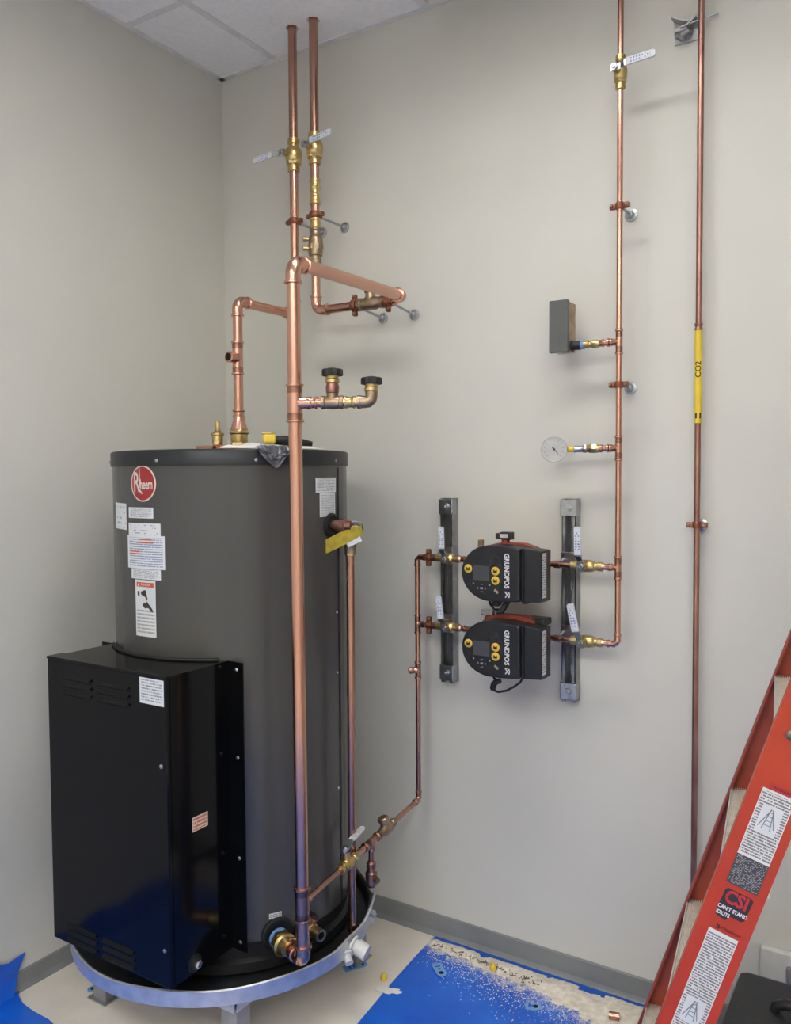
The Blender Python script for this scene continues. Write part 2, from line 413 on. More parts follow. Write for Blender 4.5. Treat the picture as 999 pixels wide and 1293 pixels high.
# ------------------------------------------------------------------ plumbing kit
def pipe(par, p, q, r, m='copper', name='pipe'):
    return MB().cyl(p, q, r, 24).build(name, m, par)
def coupling(par, c, d, L, r, m='copper', name='coupling'):
    d = V(d).normalized(); c = V(c); b = r*1.14; k = r*1.34
    pr = [(0, r), (0, k), (.004, k), (.007, b), (L/2-.003, b), (L/2, b*.97), (L/2+.003, b), (L-.007, b), (L-.004, k), (L, k), (L, r)]
    return MB().lathe(c-d*L/2, d, pr, 24, caps=False).build(name, m, par)
def collar(mb, p, d, r):
    d = V(d).normalized(); k = r*1.34; b = r*1.13
    mb.lathe(V(p), d, [(-.022, b), (-.007, b), (-.0055, k), (-.0005, k), (.001, r)], 24, caps=False)
def elbow(par, c, d1, d2, r, bend, m='copper', sleeve=.022):
    """corner c; legs leave along d1 and d2"""
    c, d1, d2 = V(c), V(d1).normalized(), V(d2).normalized()
    a, b = c+d1*bend, c+d2*bend
    pts = [a+d1*sleeve]
    for k in range(13):
        t = k/12; w = (1-t)**2; x = 2*t*(1-t); y = t*t
        # circle-like blend
        th = t*PI/2; pts.append(c + d1*bend*(1-math.sin(th)) + d2*bend*(1-math.cos(th)))
    pts.append(b+d2*sleeve)
    mb = MB().sweep(pts, r*1.12, 22)
    collar(mb, a+d1*sleeve, d1, r); collar(mb, b+d2*sleeve, d2, r)
    return mb.build('elbow', m, par)
def tee(par, c, ax, br, r, rb, half, blen, m='copper'):
    c, ax, br = V(c), V(ax).normalized(), V(br).normalized()
    mb = MB().cyl(c-ax*half, c+ax*half, r*1.13, 24)
    collar(mb, c+ax*half, ax, r); collar(mb, c-ax*half, -ax, r)
    mb.lathe(c, br, [(r*.6, rb*1.45), (r*1.3, rb*1.2), (blen, rb*1.13)], 22)
    collar(mb, c+br*blen, br, rb)
    return mb.build('tee', m, par)
def fitting(par, c, d, prof, m, name, hexes=()):
    mb = MB().lathe(c, d, prof, 22)
    for a, b, rr in hexes: mb.hexn(V(c), d, a, b, rr)
    return mb.build(name, m, par)
def ball_valve(par, c, ax, stem, lever, r, half, lev_len, lev_w=.016, tilt=0.0, body='brass', lever_start=-.012, stem_len=None, print_mat='label_blue_print', both=False):
    """ball valve on axis ax; stem leaves along stem; lever runs along lever"""
    c, ax, stem, lever = V(c), V(ax).normalized(), V(stem).normalized(), V(lever).normalized()
    H = half
    b = MB().lathe(c, ax, [(-H, r*1.05), (-H, r*1.42), (-H*.72, r*1.42), (-H*.68, r*1.2), (-H*.5, r*1.25), (-H*.38, r*1.75), (-H*.15, r*1.95), (H*.15, r*1.95),
                           (H*.38, r*1.75), (H*.5, r*1.25), (H*.68, r*1.2), (H*.72, r*1.42), (H, r*1.42), (H, r*1.05)], 24)
    b.hexn(c, ax, -H*.60, -H*.40, r*1.75)
    sl = stem_len or r*1.9+.018
    b.cyl(c, c+stem*(sl-.004), .009, 16)
    vb = b.build('ball_valve', body, par)
    tip = c+stem*sl
    side = lever.cross(stem).normalized()
    n = MB().hexn(tip, stem, .0015, .009, .010); n.cyl(tip, tip+stem*.012, .004, 10); n.build('stem_nut', 'zinc', vb)
    # lever: flat bar with a dog-leg, rounded end
    hb = MB(); w = lev_w/2; th = .0025
    p = [(lever_start, 0), (.016, 0), (.030, .010), (lev_len-.006, .010), (lev_len, .010)]
    ws = [w, w, w, w, w*.6]
    vs = []
    for (a, h), ww in zip(p, ws):
        for sg, t in ((-1, 0), (1, 0), (1, th), (-1, th)): vs.append(tip+lever*a+stem*(h+t)+side*ww*sg)
    fs = []
    for k in range(len(p)-1):
        for i in range(4):
            j = (i+1) % 4; fs.append((k*4+i, k*4+j, (k+1)*4+j, (k+1)*4+i))
    fs += [(3, 2, 1, 0), tuple(4*(len(p)-1)+i for i in range(4))]
    hb.add(vs, fs); lv = hb.build('lever', 'zinc', vb)
    # vinyl sleeve with print
    gl = MB(); o = tip+lever*.034+stem*(.010-.0015)
    gl.b2((0, 0, 0), (0, 0, 0)) if False else None
    L = lev_len-.034
    poly = [(0, -w*1.15), (L-.004, -w*1.15), (L, -w*.6), (L, w*.6), (L-.004, w*1.15), (0, w*1.15)]
    gl.prism(poly, o, lever, stem.cross(lever), th+.003)
    MBQ = MB().quad(tip+lever*.040+stem*(.010+th+.0018)-stem.cross(lever)*w, lever, stem.cross(lever), L-.012, 2*w, 0.0)
    # print runs along the lever
    MBQ.uv[0] = [(0, 0), (0, 1), (1, 1), (1, 0)]
    g = gl.build('grip', 'handle_white', vb)
    MBQ.build('print', print_mat, vb)
    return vb
def hanger(label, wall_pt, pipe_pt, r, ear, group='rod hangers on the back wall'):
    """wall flange, rod and split ring around the pipe; ear = axis along which the two ears stick out"""
    w, p = V(wall_pt), V(pipe_pt); d = (w-p); d.normalize(); ear = V(ear).normalized()
    t = thing('pipe_hanger', label, 'pipe hanger', w, group)
    ax = ear.cross(d).normalized()
    MB().lathe(w, (0, -1, 0), [(0, .0175), (.003, .0175), (.005, .011), (.014, .008), (.016, .005)], 22).build('wall_flange', 'zinc', t)
    MB().cyl(p+d*(r+.004), w+V((0, -.004, 0)), .0042, 12).build('rod', 'zinc', t)
    mb = MB().lathe(p-ax*.009, ax, [(0, r), (0, r*1.30), (.003, r*1.42), (.015, r*1.42), (.018, r*1.30), (.018, r)], 24, caps=False)
    for sg in (-1, 1):
        e0 = p+ear*sg*(r*1.15); e1 = p+ear*sg*(r+.019)
        rot = Matrix((ear, d, ear.cross(d))).transposed()
        mb.box((e0+e1)/2, ((e1-e0).length, .014, .015), rot, .003)
    mb.box(p+d*(r*1.3), (.016, .012, .014), Matrix((ear, d, ear.cross(d))).transposed(), .002)
    mb.build('split_ring', 'hanger_brown', t)
    sc = MB()
    for sg in (-1, 1):
        q = p+ear*sg*(r+.012)-d*.007; MB().lathe(q, -d, [(0, .0045), (.003, .0045), (.005, .003)], 10).build('ring_screw', 'bronze', t)
    
    return t

X_, Y_, Z_ = V((1, 0, 0)), V((0, 1, 0)), V((0, 0, 1))
RB, RM, RS = .0165, .0143, .0080     # pipe radii

# ------------------------------------------------------------------ water heater
TC = V((.51, -.515, 0)); TR = .333
WH = thing('water_heater', 'tall grey cylindrical water heater with a black front box in the corner', 'water heater', (TC.x, TC.y, .205))
def cyl_pt(a, z, r=TR): return V((TC.x+r*math.cos(R(a)), TC.y+r*math.sin(R(a)), z))
tk = MB().lathe((TC.x, TC.y, .285), Z_, [(0, TR-.004), (.002, TR), (1.25, TR)], 96)
tank = tk.build('tank_jacket', 'tank_grey', WH)
MB().lathe((TC.x, TC.y, .207), Z_, [(0, TR-.02), (.004, TR+.004), (.03, TR+.004), (.036, TR-.010), (.078, TR-.010)], 72).build('base_ring', 'black_plastic', WH)
lid = MB().lathe((TC.x, TC.y, 1.531), Z_, [(0, TR+.001), (0, TR+.0045), (.036, TR+.0045), (.040, TR+.002), (.0415, TR-.004)], 96).build('lid', 'lid_black', WH)
for a in (-81, -36.5, 9.6, -126, 55):
    p = cyl_pt(a, 1.544, TR+.0045); MB().lathe(p, (math.cos(R(a)), math.sin(R(a)), 0), [(0, .0045), (.0015, .0045), (.003, .0025)], 10).build('screw', 'zinc', lid)
# vertical jacket seam
sm = MB()
sm.box(cyl_pt(13.3, .905, TR+.0005), (.003, .004, 1.24), Matrix.Rotation(R(13.3), 3, 'Z'))
sm.build('seam', 'lid_black', tank)
sm = MB(); sm.box(cyl_pt(17, .905, TR+.0003), (.002, .030, 1.24), Matrix.Rotation(R(17), 3, 'Z')); sm.build('seam_lap', 'tank_grey', tank)
for z in (1.12, .62, .95):
    p = cyl_pt(11, z); MB().lathe(p, (math.cos(R(11)), math.sin(R(11)), 0), [(0, .004), (.002, .003)], 10).build('screw', 'zinc', tank)
def patch(mb, a0, a1, z0, z1, r, n=10, skew=0.0):
    base = len(mb.v); vs = []
    for k in range(n+1):
        a = a0+(a1-a0)*k/n; vs += [cyl_pt(a, z0+skew*k/n, r), cyl_pt(a, z1+skew*k/n, r)]
    fs = [(2*k, 2*k+2, 2*k+3, 2*k+1) for k in range(n)]
    f0 = len(mb.f); mb.add(vs, fs, True)
    for k in range(n): mb.uv[f0+k] = [(k/n, 0), ((k+1)/n, 0), ((k+1)/n, 1), (k/n, 1)]
    return mb
def wrap(mb, vs, fs, ac, zc, r):
    mb.add([cyl_pt(ac+math.degrees(x/TR), zc+y, r) for x, y in vs], fs); return mb
# badge
def ell(a, b, n=48): return [(a*math.cos(2*PI*i/n), b*math.sin(2*PI*i/n)) for i in range(n)]
def fan_ellipse(a, b, n=48, rings=4):
    vs = [(0, 0)]; fs = []
    for k in range(1, rings+1): vs += [(x*k/rings, y*k/rings) for x, y in ell(a, b, n)]
    for i in range(n): fs.append((0, 1+i, 1+(i+1) % n))
    for k in range(rings-1):
        for i in range(n):
            j = (i+1) % n; o = 1+k*n; fs.append((o+i, o+j, o+n+j, o+n+i))
    return vs, fs
bd = wrap(MB(), *fan_ellipse(.047, .047), -90, 1.485, TR+.0012).build('badge', 'logo_cream', WH); bd['label'] = 'red oval maker badge with cream lettering'
wrap(MB(), *fan_ellipse(.0425, .0432), -90, 1.485, TR+.0018).build('badge_field', 'logo_red', bd)
bl = MB()
vs, fs = text2d('R', .056, sx=.74, sy=1.3, bold=.0008); wrap(bl, [(x-.0225, y+.001) for x, y in vs], fs, -90, 1.485, TR+.0024)
vs, fs = text2d('heem', .034, sx=.60, sy=1.05, bold=.0008); wrap(bl, [(x+.0140, y-.003) for x, y in vs], fs, -90, 1.485, TR+.0024)
wrap(bl, [(-.0115, .040), (-.0085, .040), (-.0075, -.010), (-.0105, -.010)], [(0, 3, 2, 1)], -90, 1.485, TR+.0024)
wrap(bl, [(-.022, -.006), (-.018, -.004), (.001, -.026), (-.003, -.027)], [(0, 3, 2, 1)], -90, 1.485, TR+.0024)
bl.build('badge_lettering', 'logo_cream', bd)
def sticker(a0, a1, z0, z1, m, lab=None, lift=.0012, skew=0.0):
    o = patch(MB(), a0, a1, z0, z1, TR+lift, skew=skew).build('sticker', m, WH)
    if lab: o['label'] = lab
    return o
sticker(-116.5, -102.8, 1.364, 1.434, 'label_few', skew=-.002)
sticker(-100.6, -83.8, 1.395, 1.423, 'label_text')
wrap(MB(), [(-.06, -.0008), (.075, -.0008), (.075, .0008), (-.06, .0008)], [(0, 1, 2, 3)], -92, 1.434, TR+.001).build('trim_line', 'lid_black', tank)
sticker(-100.9, -79.9, 1.348, 1.382, 'label_few')
sticker(-101.9, -77.4, 1.263, 1.350, 'label_big', lift=.0016)
sticker(-99.2, -80.2, 1.236, 1.262, 'label_text')
s6 = sticker(-96.2, -83.2, 1.086, 1.234, 'label_fine', 'white hazard sticker with an orange danger bar', lift=.0018)
patch(MB(), -95.2, -84.2, 1.216, 1.228, TR+.0022, 6).build('danger_bar', 'label_orange', s6)
dl = MB(); vs, fs = text2d('DANGER', .0085, sx=1.0); wrap(dl, [(x+.003, y) for x, y in vs], fs, -89.7, 1.222, TR+.0026)
wrap(dl, [(-.027, -.004), (-.020, -.004), (-.0235, .004)], [(0, 1, 2)], -89.7, 1.222, TR+.0026); dl.build('lettering', 'white_print', s6)
patch(MB(), -95.3, -84.1, 1.158, 1.214, TR+.0021, 6).build('picture_field', 'label_white', s6)
pc = MB()
for poly in ([(-.028, .012), (-.020, .012), (-.020, .024), (-.028, .024)], [(-.014, .016), (-.006, .012), (-.004, .026), (-.014, .024)], [(-.006, .012), (.002, .010), (.006, .000), (.010, .006), (.004, .028), (-.004, .028)],
             [(-.010, -.012), (.000, -.020), (.012, -.018), (.026, -.030), (.028, -.022), (.012, -.006), (.006, .000), (.004, -.008), (-.002, -.004)]):
    wrap(pc, poly, [tuple(range(len(poly)))], -89.7, 1.180, TR+.0026)
pc.build('pictogram', 'sticker_dark', s6)
sticker(-5.9, 10.6, 1.457, 1.497, 'label_text')
sticker(-3.2, 9.8, 1.391, 1.456, 'label_fine')
cs = sticker(-33.3, -27.4, .340, .355, 'label_white', 'small COLD sticker over the cold inlet')
ct = MB(); vs, fs = text2d('COLD', .012, sx=.95); wrap(ct, vs, fs, -30.3, .3475, TR+.002); ct.build('lettering', 'ink', cs)
# wires print on the big label
bg = MB()
for k, (z, a0, a1) in enumerate(((1.338, -93, -85), (1.330, -95, -84), (1.306, -100, -93), (1.300, -100, -91))): patch(bg, a0, a1, z, z+.0035, TR+.002, 4)
bg.build('warning_print', 'label_orange', WH)
# port collars
def port(a, z, ro):
    d = V((math.cos(R(a)), math.sin(R(a)), 0))
    return MB().lathe(cyl_pt(a, z, TR-.004), d, [(0, ro), (.010, ro), (.012, ro*.86), (.007, ro*.55)], 28).build('port_collar', 'rubber', WH)
port(-29.5, .298, .044); port(-14.5, .288, .040); port(5.5, 1.366, .034)
# front control box
bx0, bx1, byf, bz0, bz1 = .288, .728, -.982, .283, 1.032
yb = -.742
bxm = MB()
arc = []
for k in range(25):
    x = bx1-(bx1-bx0)*k/24; arc.append((x, TC.y-math.sqrt(max(0, (TR+.001)**2-(x-TC.x)**2))))
poly = [(bx0, byf+.014), (bx1, byf+.014), (bx1, -.766)]+arc[1:-1]+[(bx0, -.766)]
bxm.prism(poly, (0, 0, bz0), X_, Y_, bz1-bz0)
BOX = bxm.build('control_box', 'black_gloss', WH)
pn = MB(); pn.b2((bx0-.004, byf, bz0-.002), (bx1+.002, byf+.013, bz1-.004), .003); PANEL = pn.build('front_panel', 'black_gloss', WH)
MB().b2((bx0-.006, byf-.001, bz1-.004), (bx1+.006, byf+.05, bz1+.003), .002).build('top_flange', 'black_gloss', WH)
YFL = -.772
for x0, x1 in ((bx1-.002, bx1+.050), (bx0-.050, bx0+.002)):
    y = YFL+.003
    MB().b2((x0, y-.003, bz0), (x1, y, bz1), .001).build('side_flange', 'black_gloss', WH)
yfl = YFL
def screw(p, d, par, r=.0055, m='zinc'):
    return MB().lathe(p, d, [(0, r), (.0015, r), (.0035, r*.5)], 12).build('screw', m, par)
for z in (1.012, .786, .525, .305): screw((bx1+.028, yfl, z), (0, -1, 0), WH)
for z in (.818, .372): screw((bx1-.018, byf, z), (0, -1, 0), WH)
# gasket curve on the box top
MB().sweep([(p[0], p[1]-.006, bz1+.003) for p in arc[1:-1]], .005, 8).build('gasket', 'rubber', WH)
# louvres: three pressed slots in each group
def louvre(x0, x1, z, dz):
    sl = (x1-x0)
    mb = MB(); mb.b2((x0, byf-.0006, z-.0035), (x1, byf+.002, z+.0035), 0); return mb
for zt in (.985, .330):
    for xa, xb in ((.345, .462), (.487, .602)):
        for k in range(3):
            z = zt-.020*k
            MB().b2((xa, byf-.0008, z-.004), (xb, byf+.004, z+.004)).build('louvre_slot', 'dark_void', PANEL)
            h = MB(); nseg = 1
            h.add([(xa, byf-.0005, z+.010), (xb, byf-.0005, z+.010), (xb, byf-.007, z+.002), (xa, byf-.007, z+.002), (xa, byf, z+.003), (xb, byf, z+.003)],
                  [(0, 3, 2, 1), (3, 4, 5, 2), (0, 4, 3), (1, 2, 5)]); h.build('louvre_hood', 'black_gloss', PANEL)
MB().quad((.640, byf-.0006, .962), X_, Z_, .083, .062, .0).build('sticker', 'label_text', PANEL)
MB().quad((bx1+.0008, -.905, .635), Y_, Z_, .052, .036, .0).build('sticker', 'label_orange_text', BOX)['label'] = 'small orange and cream caution sticker'
kp = V((bx1, -.905, .310))
kn = MB().lathe(kp, X_, [(0, .022), (.003, .022), (.004, .015), (.010, .015)], 20).build('knockout_ring', 'black_plastic', BOX)
MB().lathe(kp+X_*.010, X_, [(0, .011), (.006, .011), (.009, .007)], 6, smooth=False).build('cable_bolt', 'zinc', BOX)

# ------------------------------------------------------------------ drain pan and stand
PC = V((.49, -.548, 0)); PR = .428; PZ = .195
PAN = thing('drain_pan', 'round galvanised drain pan under the grey water heater', 'drain pan', (PC.x, PC.y, PZ))
pm = MB(); n = 96; vs = []
def rim_h(a):
    w = .046
    d = (a-26+180) % 360-180
    if abs(d) < 22: w += .045*math.exp(-(d/9)**2)
    return w+.0015*math.sin(R(a*9))
def rim_r(a):
    d = (a-26+180) % 360-180; d2 = (a-5+180) % 360-180
    return PR+.012*math.exp(-(d/10)**2)+.0012*math.sin(R(a*7))-.010*math.exp(-(d2/7)**2)
prof = [(0, -.060), (1, 0)]
for k in range(n):
    a = 360*k/n; c, s = math.cos(R(a)), math.sin(R(a)); r, h = rim_r(a), rim_h(a)
    for rr, z in ((PR-.030, 0), (PR-.004, .001), (PR, .003), (r, h-.002), (r+.004, h), (r+.008, h-.002), (r+.008, h-.006), (r+.0035, h-.005), (PR+.003, .002), (PR-.004, -.002), (PR-.030, -.002)):
        vs.append(V((PC.x+rr*c, PC.y+rr*s, PZ+z)))
q = 11; fs = []
for k in range(n):
    j = (k+1) % n
    for i in range(q-1): fs.append((k*q+i, k*q+i+1, j*q+i+1, j*q+i))
pm.add(vs, fs, True)
pm.f.append(tuple(k*q for k in range(n))); pm.sm.append(False)
pm.f.append(tuple(k*q+q-1 for k in range(n))[::-1]); pm.sm.append(False)
pm.build('pan_body', 'galv', PAN)
MB().lathe((PC.x, PC.y, PZ+.001), Z_, [(0, .30), (.0015, PR-.012), (.004, PR-.007), (.036, PR-.004), (.038, PR-.006), (.034, PR-.009), (.008, PR-.012), (.004, .30)], 72).build('pan_liner', 'black_plastic', PAN)
a = 7; d = V((math.cos(R(a)), math.sin(R(a)), -.35)).normalized(); p = V((PC.x, PC.y, PZ+.020))+V((math.cos(R(a)), math.sin(R(a)), 0))*(PR-.006)
MB().lathe(p, d, [(0, .016), (.004, .024), (.010, .024), (.012, .017), (.020, .017), (.020, .022), (.052, .022), (.052, .015)], 24).build('drain_adapter', 'pvc', PAN)
MB().lathe(p+V((.0, -.028, -.012)), V((.75, -.5, -.45)), [(0, .010), (.006, .018), (.012, .018), (.014, .011), (.034, .011)], 20).build('drain_nut', 'pvc', PAN)
bt = MB()
for dz, dx in ((.05, 0), (.062, .012), (.043, .018)): bt.box((PC.x+(PR+.016)*math.cos(R(24))+dx*.3, PC.y+(PR+.016)*math.sin(R(24))-dx, PZ+dz-.01), (.012, .012, .020), Matrix.Rotation(R(30+dx*2000), 3, 'X'))
bt.build('torn_rim', 'galv', PAN)
ST = thing('heater_stand', 'low steel stand with square legs holding up the drain pan', 'stand', (.5, -.519, 0))
sx0, sx1, sy0, sy1 = .218, .775, -.812, -.228
for x in (sx0+.026, sx1-.026):
    for y in (sy0+.026, sy1-.026):
        sgx = 1 if x > .5 else -1; sgy = 1 if y > -.5 else -1
        lg = MB(); w = .026
        lg.b2((x-w, y-w, 0), (x+w, y+w, PZ-.035), .002)
        leg = lg.build('leg', 'leg_steel', ST)
        MB().b2((x-w-.012, y-w-.012, 0), (x+w+.012, y+w+.012, .004)).build('foot_plate', 'leg_steel', leg)
rl = []
for y in (sy0, sy1-.004): rl.append(((sx0, y, PZ-.040), (sx1, y+.004, PZ-.003)))
for x in (sx0, sx1-.004): rl.append(((x, sy0, PZ-.040), (x+.004, sy1, PZ-.003)))
for lo, hi in rl: MB().b2(lo, hi).build('rail', 'galv', ST)
g = MB()
for sgn, o, ux in ((1, (sx1, sy0-.001, PZ-.045), -X_), (1, (sx1+.001, sy0, PZ-.045), Y_)):
    pass
MB().prism([(0, 0), (.055, 0), (.105, .038), (.105, .044), (0, .044)], (sx1, sy0-.0045, PZ-.046), -X_, Z_, -.004).build('gusset', 'galv', ST)
MB().prism([(0, 0), (.055, 0), (.130, .038), (.130, .044), (0, .044)], (sx1+.0045, sy0, PZ-.046), Y_, Z_, -.004).build('gusset', 'galv', ST)
for dx in (.012, .040): MB().lathe((sx1-dx, sy0-.004, PZ-.022), (0, -1, 0), [(0, .006), (.004, .006), (.006, .003)], 6, smooth=False).build('bolt', 'zinc', ST)
for dy in (.012, .040): MB().lathe((sx1+.004, sy0+dy, PZ-.022), X_, [(0, .006), (.004, .006), (.006, .003)], 6, smooth=False).build('bolt', 'zinc', ST)
MB().lathe((.515, PC.y-PR+.03, PZ+.003), Z_, [(0, .004), (.004, .003)], 8).build('bolt', 'zinc', PAN)

# ------------------------------------------------------------------ hot pipe (left of the ceiling pair)
HX, HY, HZ = .449, -.14, 2.036
HV = V((.449, -.418, HZ))
HOT = thing('hot_water_pipe', 'left ceiling copper pipe bending forward and down to the heater top', 'pipe', (HX, HY, 2.3))
pipe(HOT, (HX, HY, CEIL+.2), (HX, HY, 2.598), RM, 'copper_dull')
ball_valve(HOT, (HX, HY, 2.556), Z_, (-.25, -1, 0), (-1, .05, -.06), RM, .052, .118)
pipe(HOT, (HX, HY, 2.512), (HX, HY, HZ+.04), RM)
elbow(HOT, (HX, HY, HZ), Z_, -Y_, RM, .026)
pipe(HOT, (HX, HY-.03, HZ), (HX, HV.y+.03, HZ-.002), RM, 'copper')
elbow(HOT, HV, Y_, -Z_, RM, .026)
pipe(HOT, (HX, HV.y, HZ-.03), (HX, HV.y, 1.68), RM)
hd = V((-.05, -1, 0)).normalized()
tee(HOT, (HX, HV.y-.002, 1.862), Z_, hd, RM, .0125, .050, .038)
pt = V((HX, HV.y-.002, 1.862))+hd*.038
MB().lathe(pt, hd, [(.0, .0112), (.0012, .0112), (.0012, .0)], 16, caps=False).build('open_bore', 'dark_void', HOT)
coupling(HOT, (HX, HV.y, 1.694), Z_, .022, RM)
fitting(HOT, (HX, HV.y, 1.572), Z_, [(0, .027), (.012, .027), (.014, .022), (.030, .024), (.040, .026), (.058, .026), (.062, .030), (.066, .030), (.070, .026), (.086, .022), (.104, .0175), (.118, .016)], 'brass', 'dielectric_union', [(.014, .034, .030)])
fitting(HOT, (HX, HV.y, 1.644), Z_, [(0, .0265), (.018, .021), (.034, .0175), (.046, .0165)], 'copper', 'reducer')

# ------------------------------------------------------------------ cold pipe (right of the ceiling pair), wall loop and riser
BX, BY, LZ = .536, -.14, 2.040
RX, RY = .93, -.738
EX = .868
COLD = thing('cold_water_pipe', 'right ceiling copper pipe looping along the wall to the tall front riser', 'pipe', (BX, BY, 2.3))
pipe(COLD, (BX, BY, CEIL+.2), (BX, BY, 2.60), RM, 'copper_dull')
ball_valve(COLD, (BX, BY, 2.560), Z_, (-.12, -1, .0), (1, -.12, .04), RM, .050, .128, lever_start=-.012)
pipe(COLD, (BX, BY, 2.52), (BX, BY, 2.45), RM)
fitting(COLD, (BX, BY, 2.383), Z_, [(0, .0150), (0, .0185), (.008, .0185), (.010, .0162), (.022, .0162), (.024, .0178), (.030, .0178), (.032, .0165), (.048, .0165), (.050, .0178), (.056, .0178), (.058, .0162), (.068, .0162), (.070, .0185), (.078, .0185), (.078, .015)], 'brass', 'union')
pipe(COLD, (BX, BY, 2.39), (BX, BY, 2.29), RM)
coupling(COLD, (BX, BY, 2.318), Z_, .036, RM, 'brass')
bv = fitting(COLD, (BX, BY, 2.192), Z_, [(0, .015), (0, .019), (.012, .019), (.014, .017), (.024, .017), (.026, .022), (.034, .0235), (.080, .0235), (.088, .020), (.092, .017), (.104, .017), (.106, .0195), (.112, .0195), (.112, .015)], 'bronze', 'balancing_valve', [(.044, .062, .0255)])
for dz in (.048, .078):
    d = V((-.7, -.7, 0)).normalized(); q = V((BX, BY, 2.192+dz))
    MB().lathe(q, d, [(.018, .006), (.030, .006), (.030, .0085), (.040, .0085), (.042, .005)], 12).build('test_port', 'brass', bv)
pipe(COLD, (BX, BY, 2.20), (BX, BY, LZ+.035), RM)
elbow(COLD, (BX, BY, LZ), Z_, X_, RM, .026)
pipe(COLD, (BX+.03, BY, LZ), (.715, BY, LZ), RM, 'copper_dull')
cv = MB().lathe((.704, BY, LZ), X_, [(0, .0155), (0, .020), (.012, .020), (.014, .0175), (.022, .018), (.030, .021), (.066, .021), (.074, .018), (.082, .0175), (.084, .020), (.096, .020), (.096, .0155)], 22)
cv.lathe((.752, BY, LZ), V((-.12, -.05, 1)), [(.010, .017), (.026, .016), (.030, .0135), (.036, .0135)], 18)
cvo = cv.build('check_valve', 'bronze', COLD)
MB().lathe(V((.752, BY, LZ))+V((-.12, -.05, 1)).normalized()*.034, V((-.12, -.05, 1)), [(0, .017), (.012, .017), (.016, .014)], 6, smooth=False).build('bonnet', 'copper_dull', cvo)
pipe(COLD, (.798, BY, LZ), (EX-.025, BY, LZ), RM)
top = V((RX, RY-.004, 2.016))
end = V((EX, BY, LZ+.008)); sd = (top-end).normalized()
elbow(COLD, end, -X_, sd, RB*.97, .020, sleeve=.018)
pipe(COLD, end+sd*.03, top-sd*.04, RB)
elbow(COLD, top, -sd, -Z_, RB, .030)
bot = V((RX, RY+.004, .290))
def rz(z): return bot+(top-bot)*((z-bot.z)/(top.z-bot.z))
pipe(COLD, rz(1.975), rz(1.66), RB, 'copper', 'riser_pipe')
rd = (top-bot).normalized()
md = V((.91, .42, 0)).normalized()
tee(COLD, rz(1.678), rd, md, RB, .0115, .046, .036)
pipe(COLD, rz(1.66), rz(.32), RB, 'copper', 'riser_pipe')
TEEZ = .437
tee(COLD, rz(TEEZ), rd, (-.06, 1, 0), RB, RS, .044, .030, 'copper_dull')
nd = V((bot.x-TC.x, bot.y-TC.y, 0)).normalized()
elbow(COLD, bot, Z_, -nd, RB, .024, sleeve=.018)
pc0 = cyl_pt(-29.5, bot.z, TR)
L = (bot-pc0).length
pipe(COLD, bot-nd*.03, pc0-nd*.02, RB*.9, 'copper_dull')
coupling(COLD, bot-nd*.066, nd, .026, RB*1.05)
fitting(COLD, pc0, nd, [(.006, .020), (.010, .027), (.022, .027), (.024, .022)], 'tape_blue', 'sealing_tape')
fitting(COLD, pc0, nd, [(.018, .024), (.040, .026), (.044, .031), (.052, .031), (.056, .025), (.066, .022), (.074, .019)], 'brass', 'dielectric_union', [(.022, .040, .0295)])
# vacuum breaker branch
MAN = thing('branch_manifold', 'short copper branch with two black-capped valves on the tall riser', 'pipe fitting', rz(1.678)+md*.05)
mo = rz(1.678); mz = mo.z
def mp(t, z=0): return V((mo.x, mo.y, mz+z))+md*t
pipe(MAN, mp(.030), mp(.075), .0115)
coupling(MAN, mp(.046), md, .020, .0115)
MB().lathe(mp(.066), md, [(0, .0125), (0, .0165), (.008, .0165), (.010, .0145), (.022, .016), (.034, .016), (.044, .0145), (.046, .0165), (.054, .0165), (.054, .0125)], 20).lathe(mp(.093), Z_, [(.004, .0155), (.018, .0145), (.022, .0145)], 18).build('valve_body', 'bronze', MAN)
fitting(MAN, mp(.093), Z_, [(.020, .0115), (.024, .0155), (.036, .0165), (.044, .0145), (.048, .0135)], 'copper_old', 'bonnet')
fitting(MAN, mp(.093), Z_, [(.046, .013), (.048, .0175), (.056, .0175), (.058, .015), (.066, .015)], 'brass', 'valve_neck')
def knob(p):
    mb = MB(); pl = []
    for k in range(36):
        a = 2*PI*k/36; r = .0245+.0011*math.cos(a*12); pl.append((r*math.cos(a), r*math.sin(a)))
    mb.prism(pl, p, X_, Y_, .016, .003); mb.lathe(p+V((0, 0, .016)), Z_, [(0, .012), (.002, .012), (.0025, .009)], 16)
    return mb.build('knob', 'rubber', MAN)
knob(mp(.093, .064))
coupling(MAN, mp(.136), md, .024, .0115, 'brass')
pipe(MAN, mp(.118), mp(.175), .0115, 'copper')
eo = MB().sweep([mp(.156), mp(.168), mp(.180, .001), mp(.186, .006), mp(.188, .014), mp(.188, .026)], .0150, 18); eo.lathe(mp(.154), md, [(0, .0125), (0, .0165), (.008, .0165), (.009, .014)], 18)
eo.build('elbow', 'bronze', MAN)
fitting(MAN, mp(.188), Z_, [(.024, .012), (.026, .0175), (.034, .0175), (.036, .015), (.044, .015)], 'brass', 'valve_neck')
knob(mp(.188, .042))

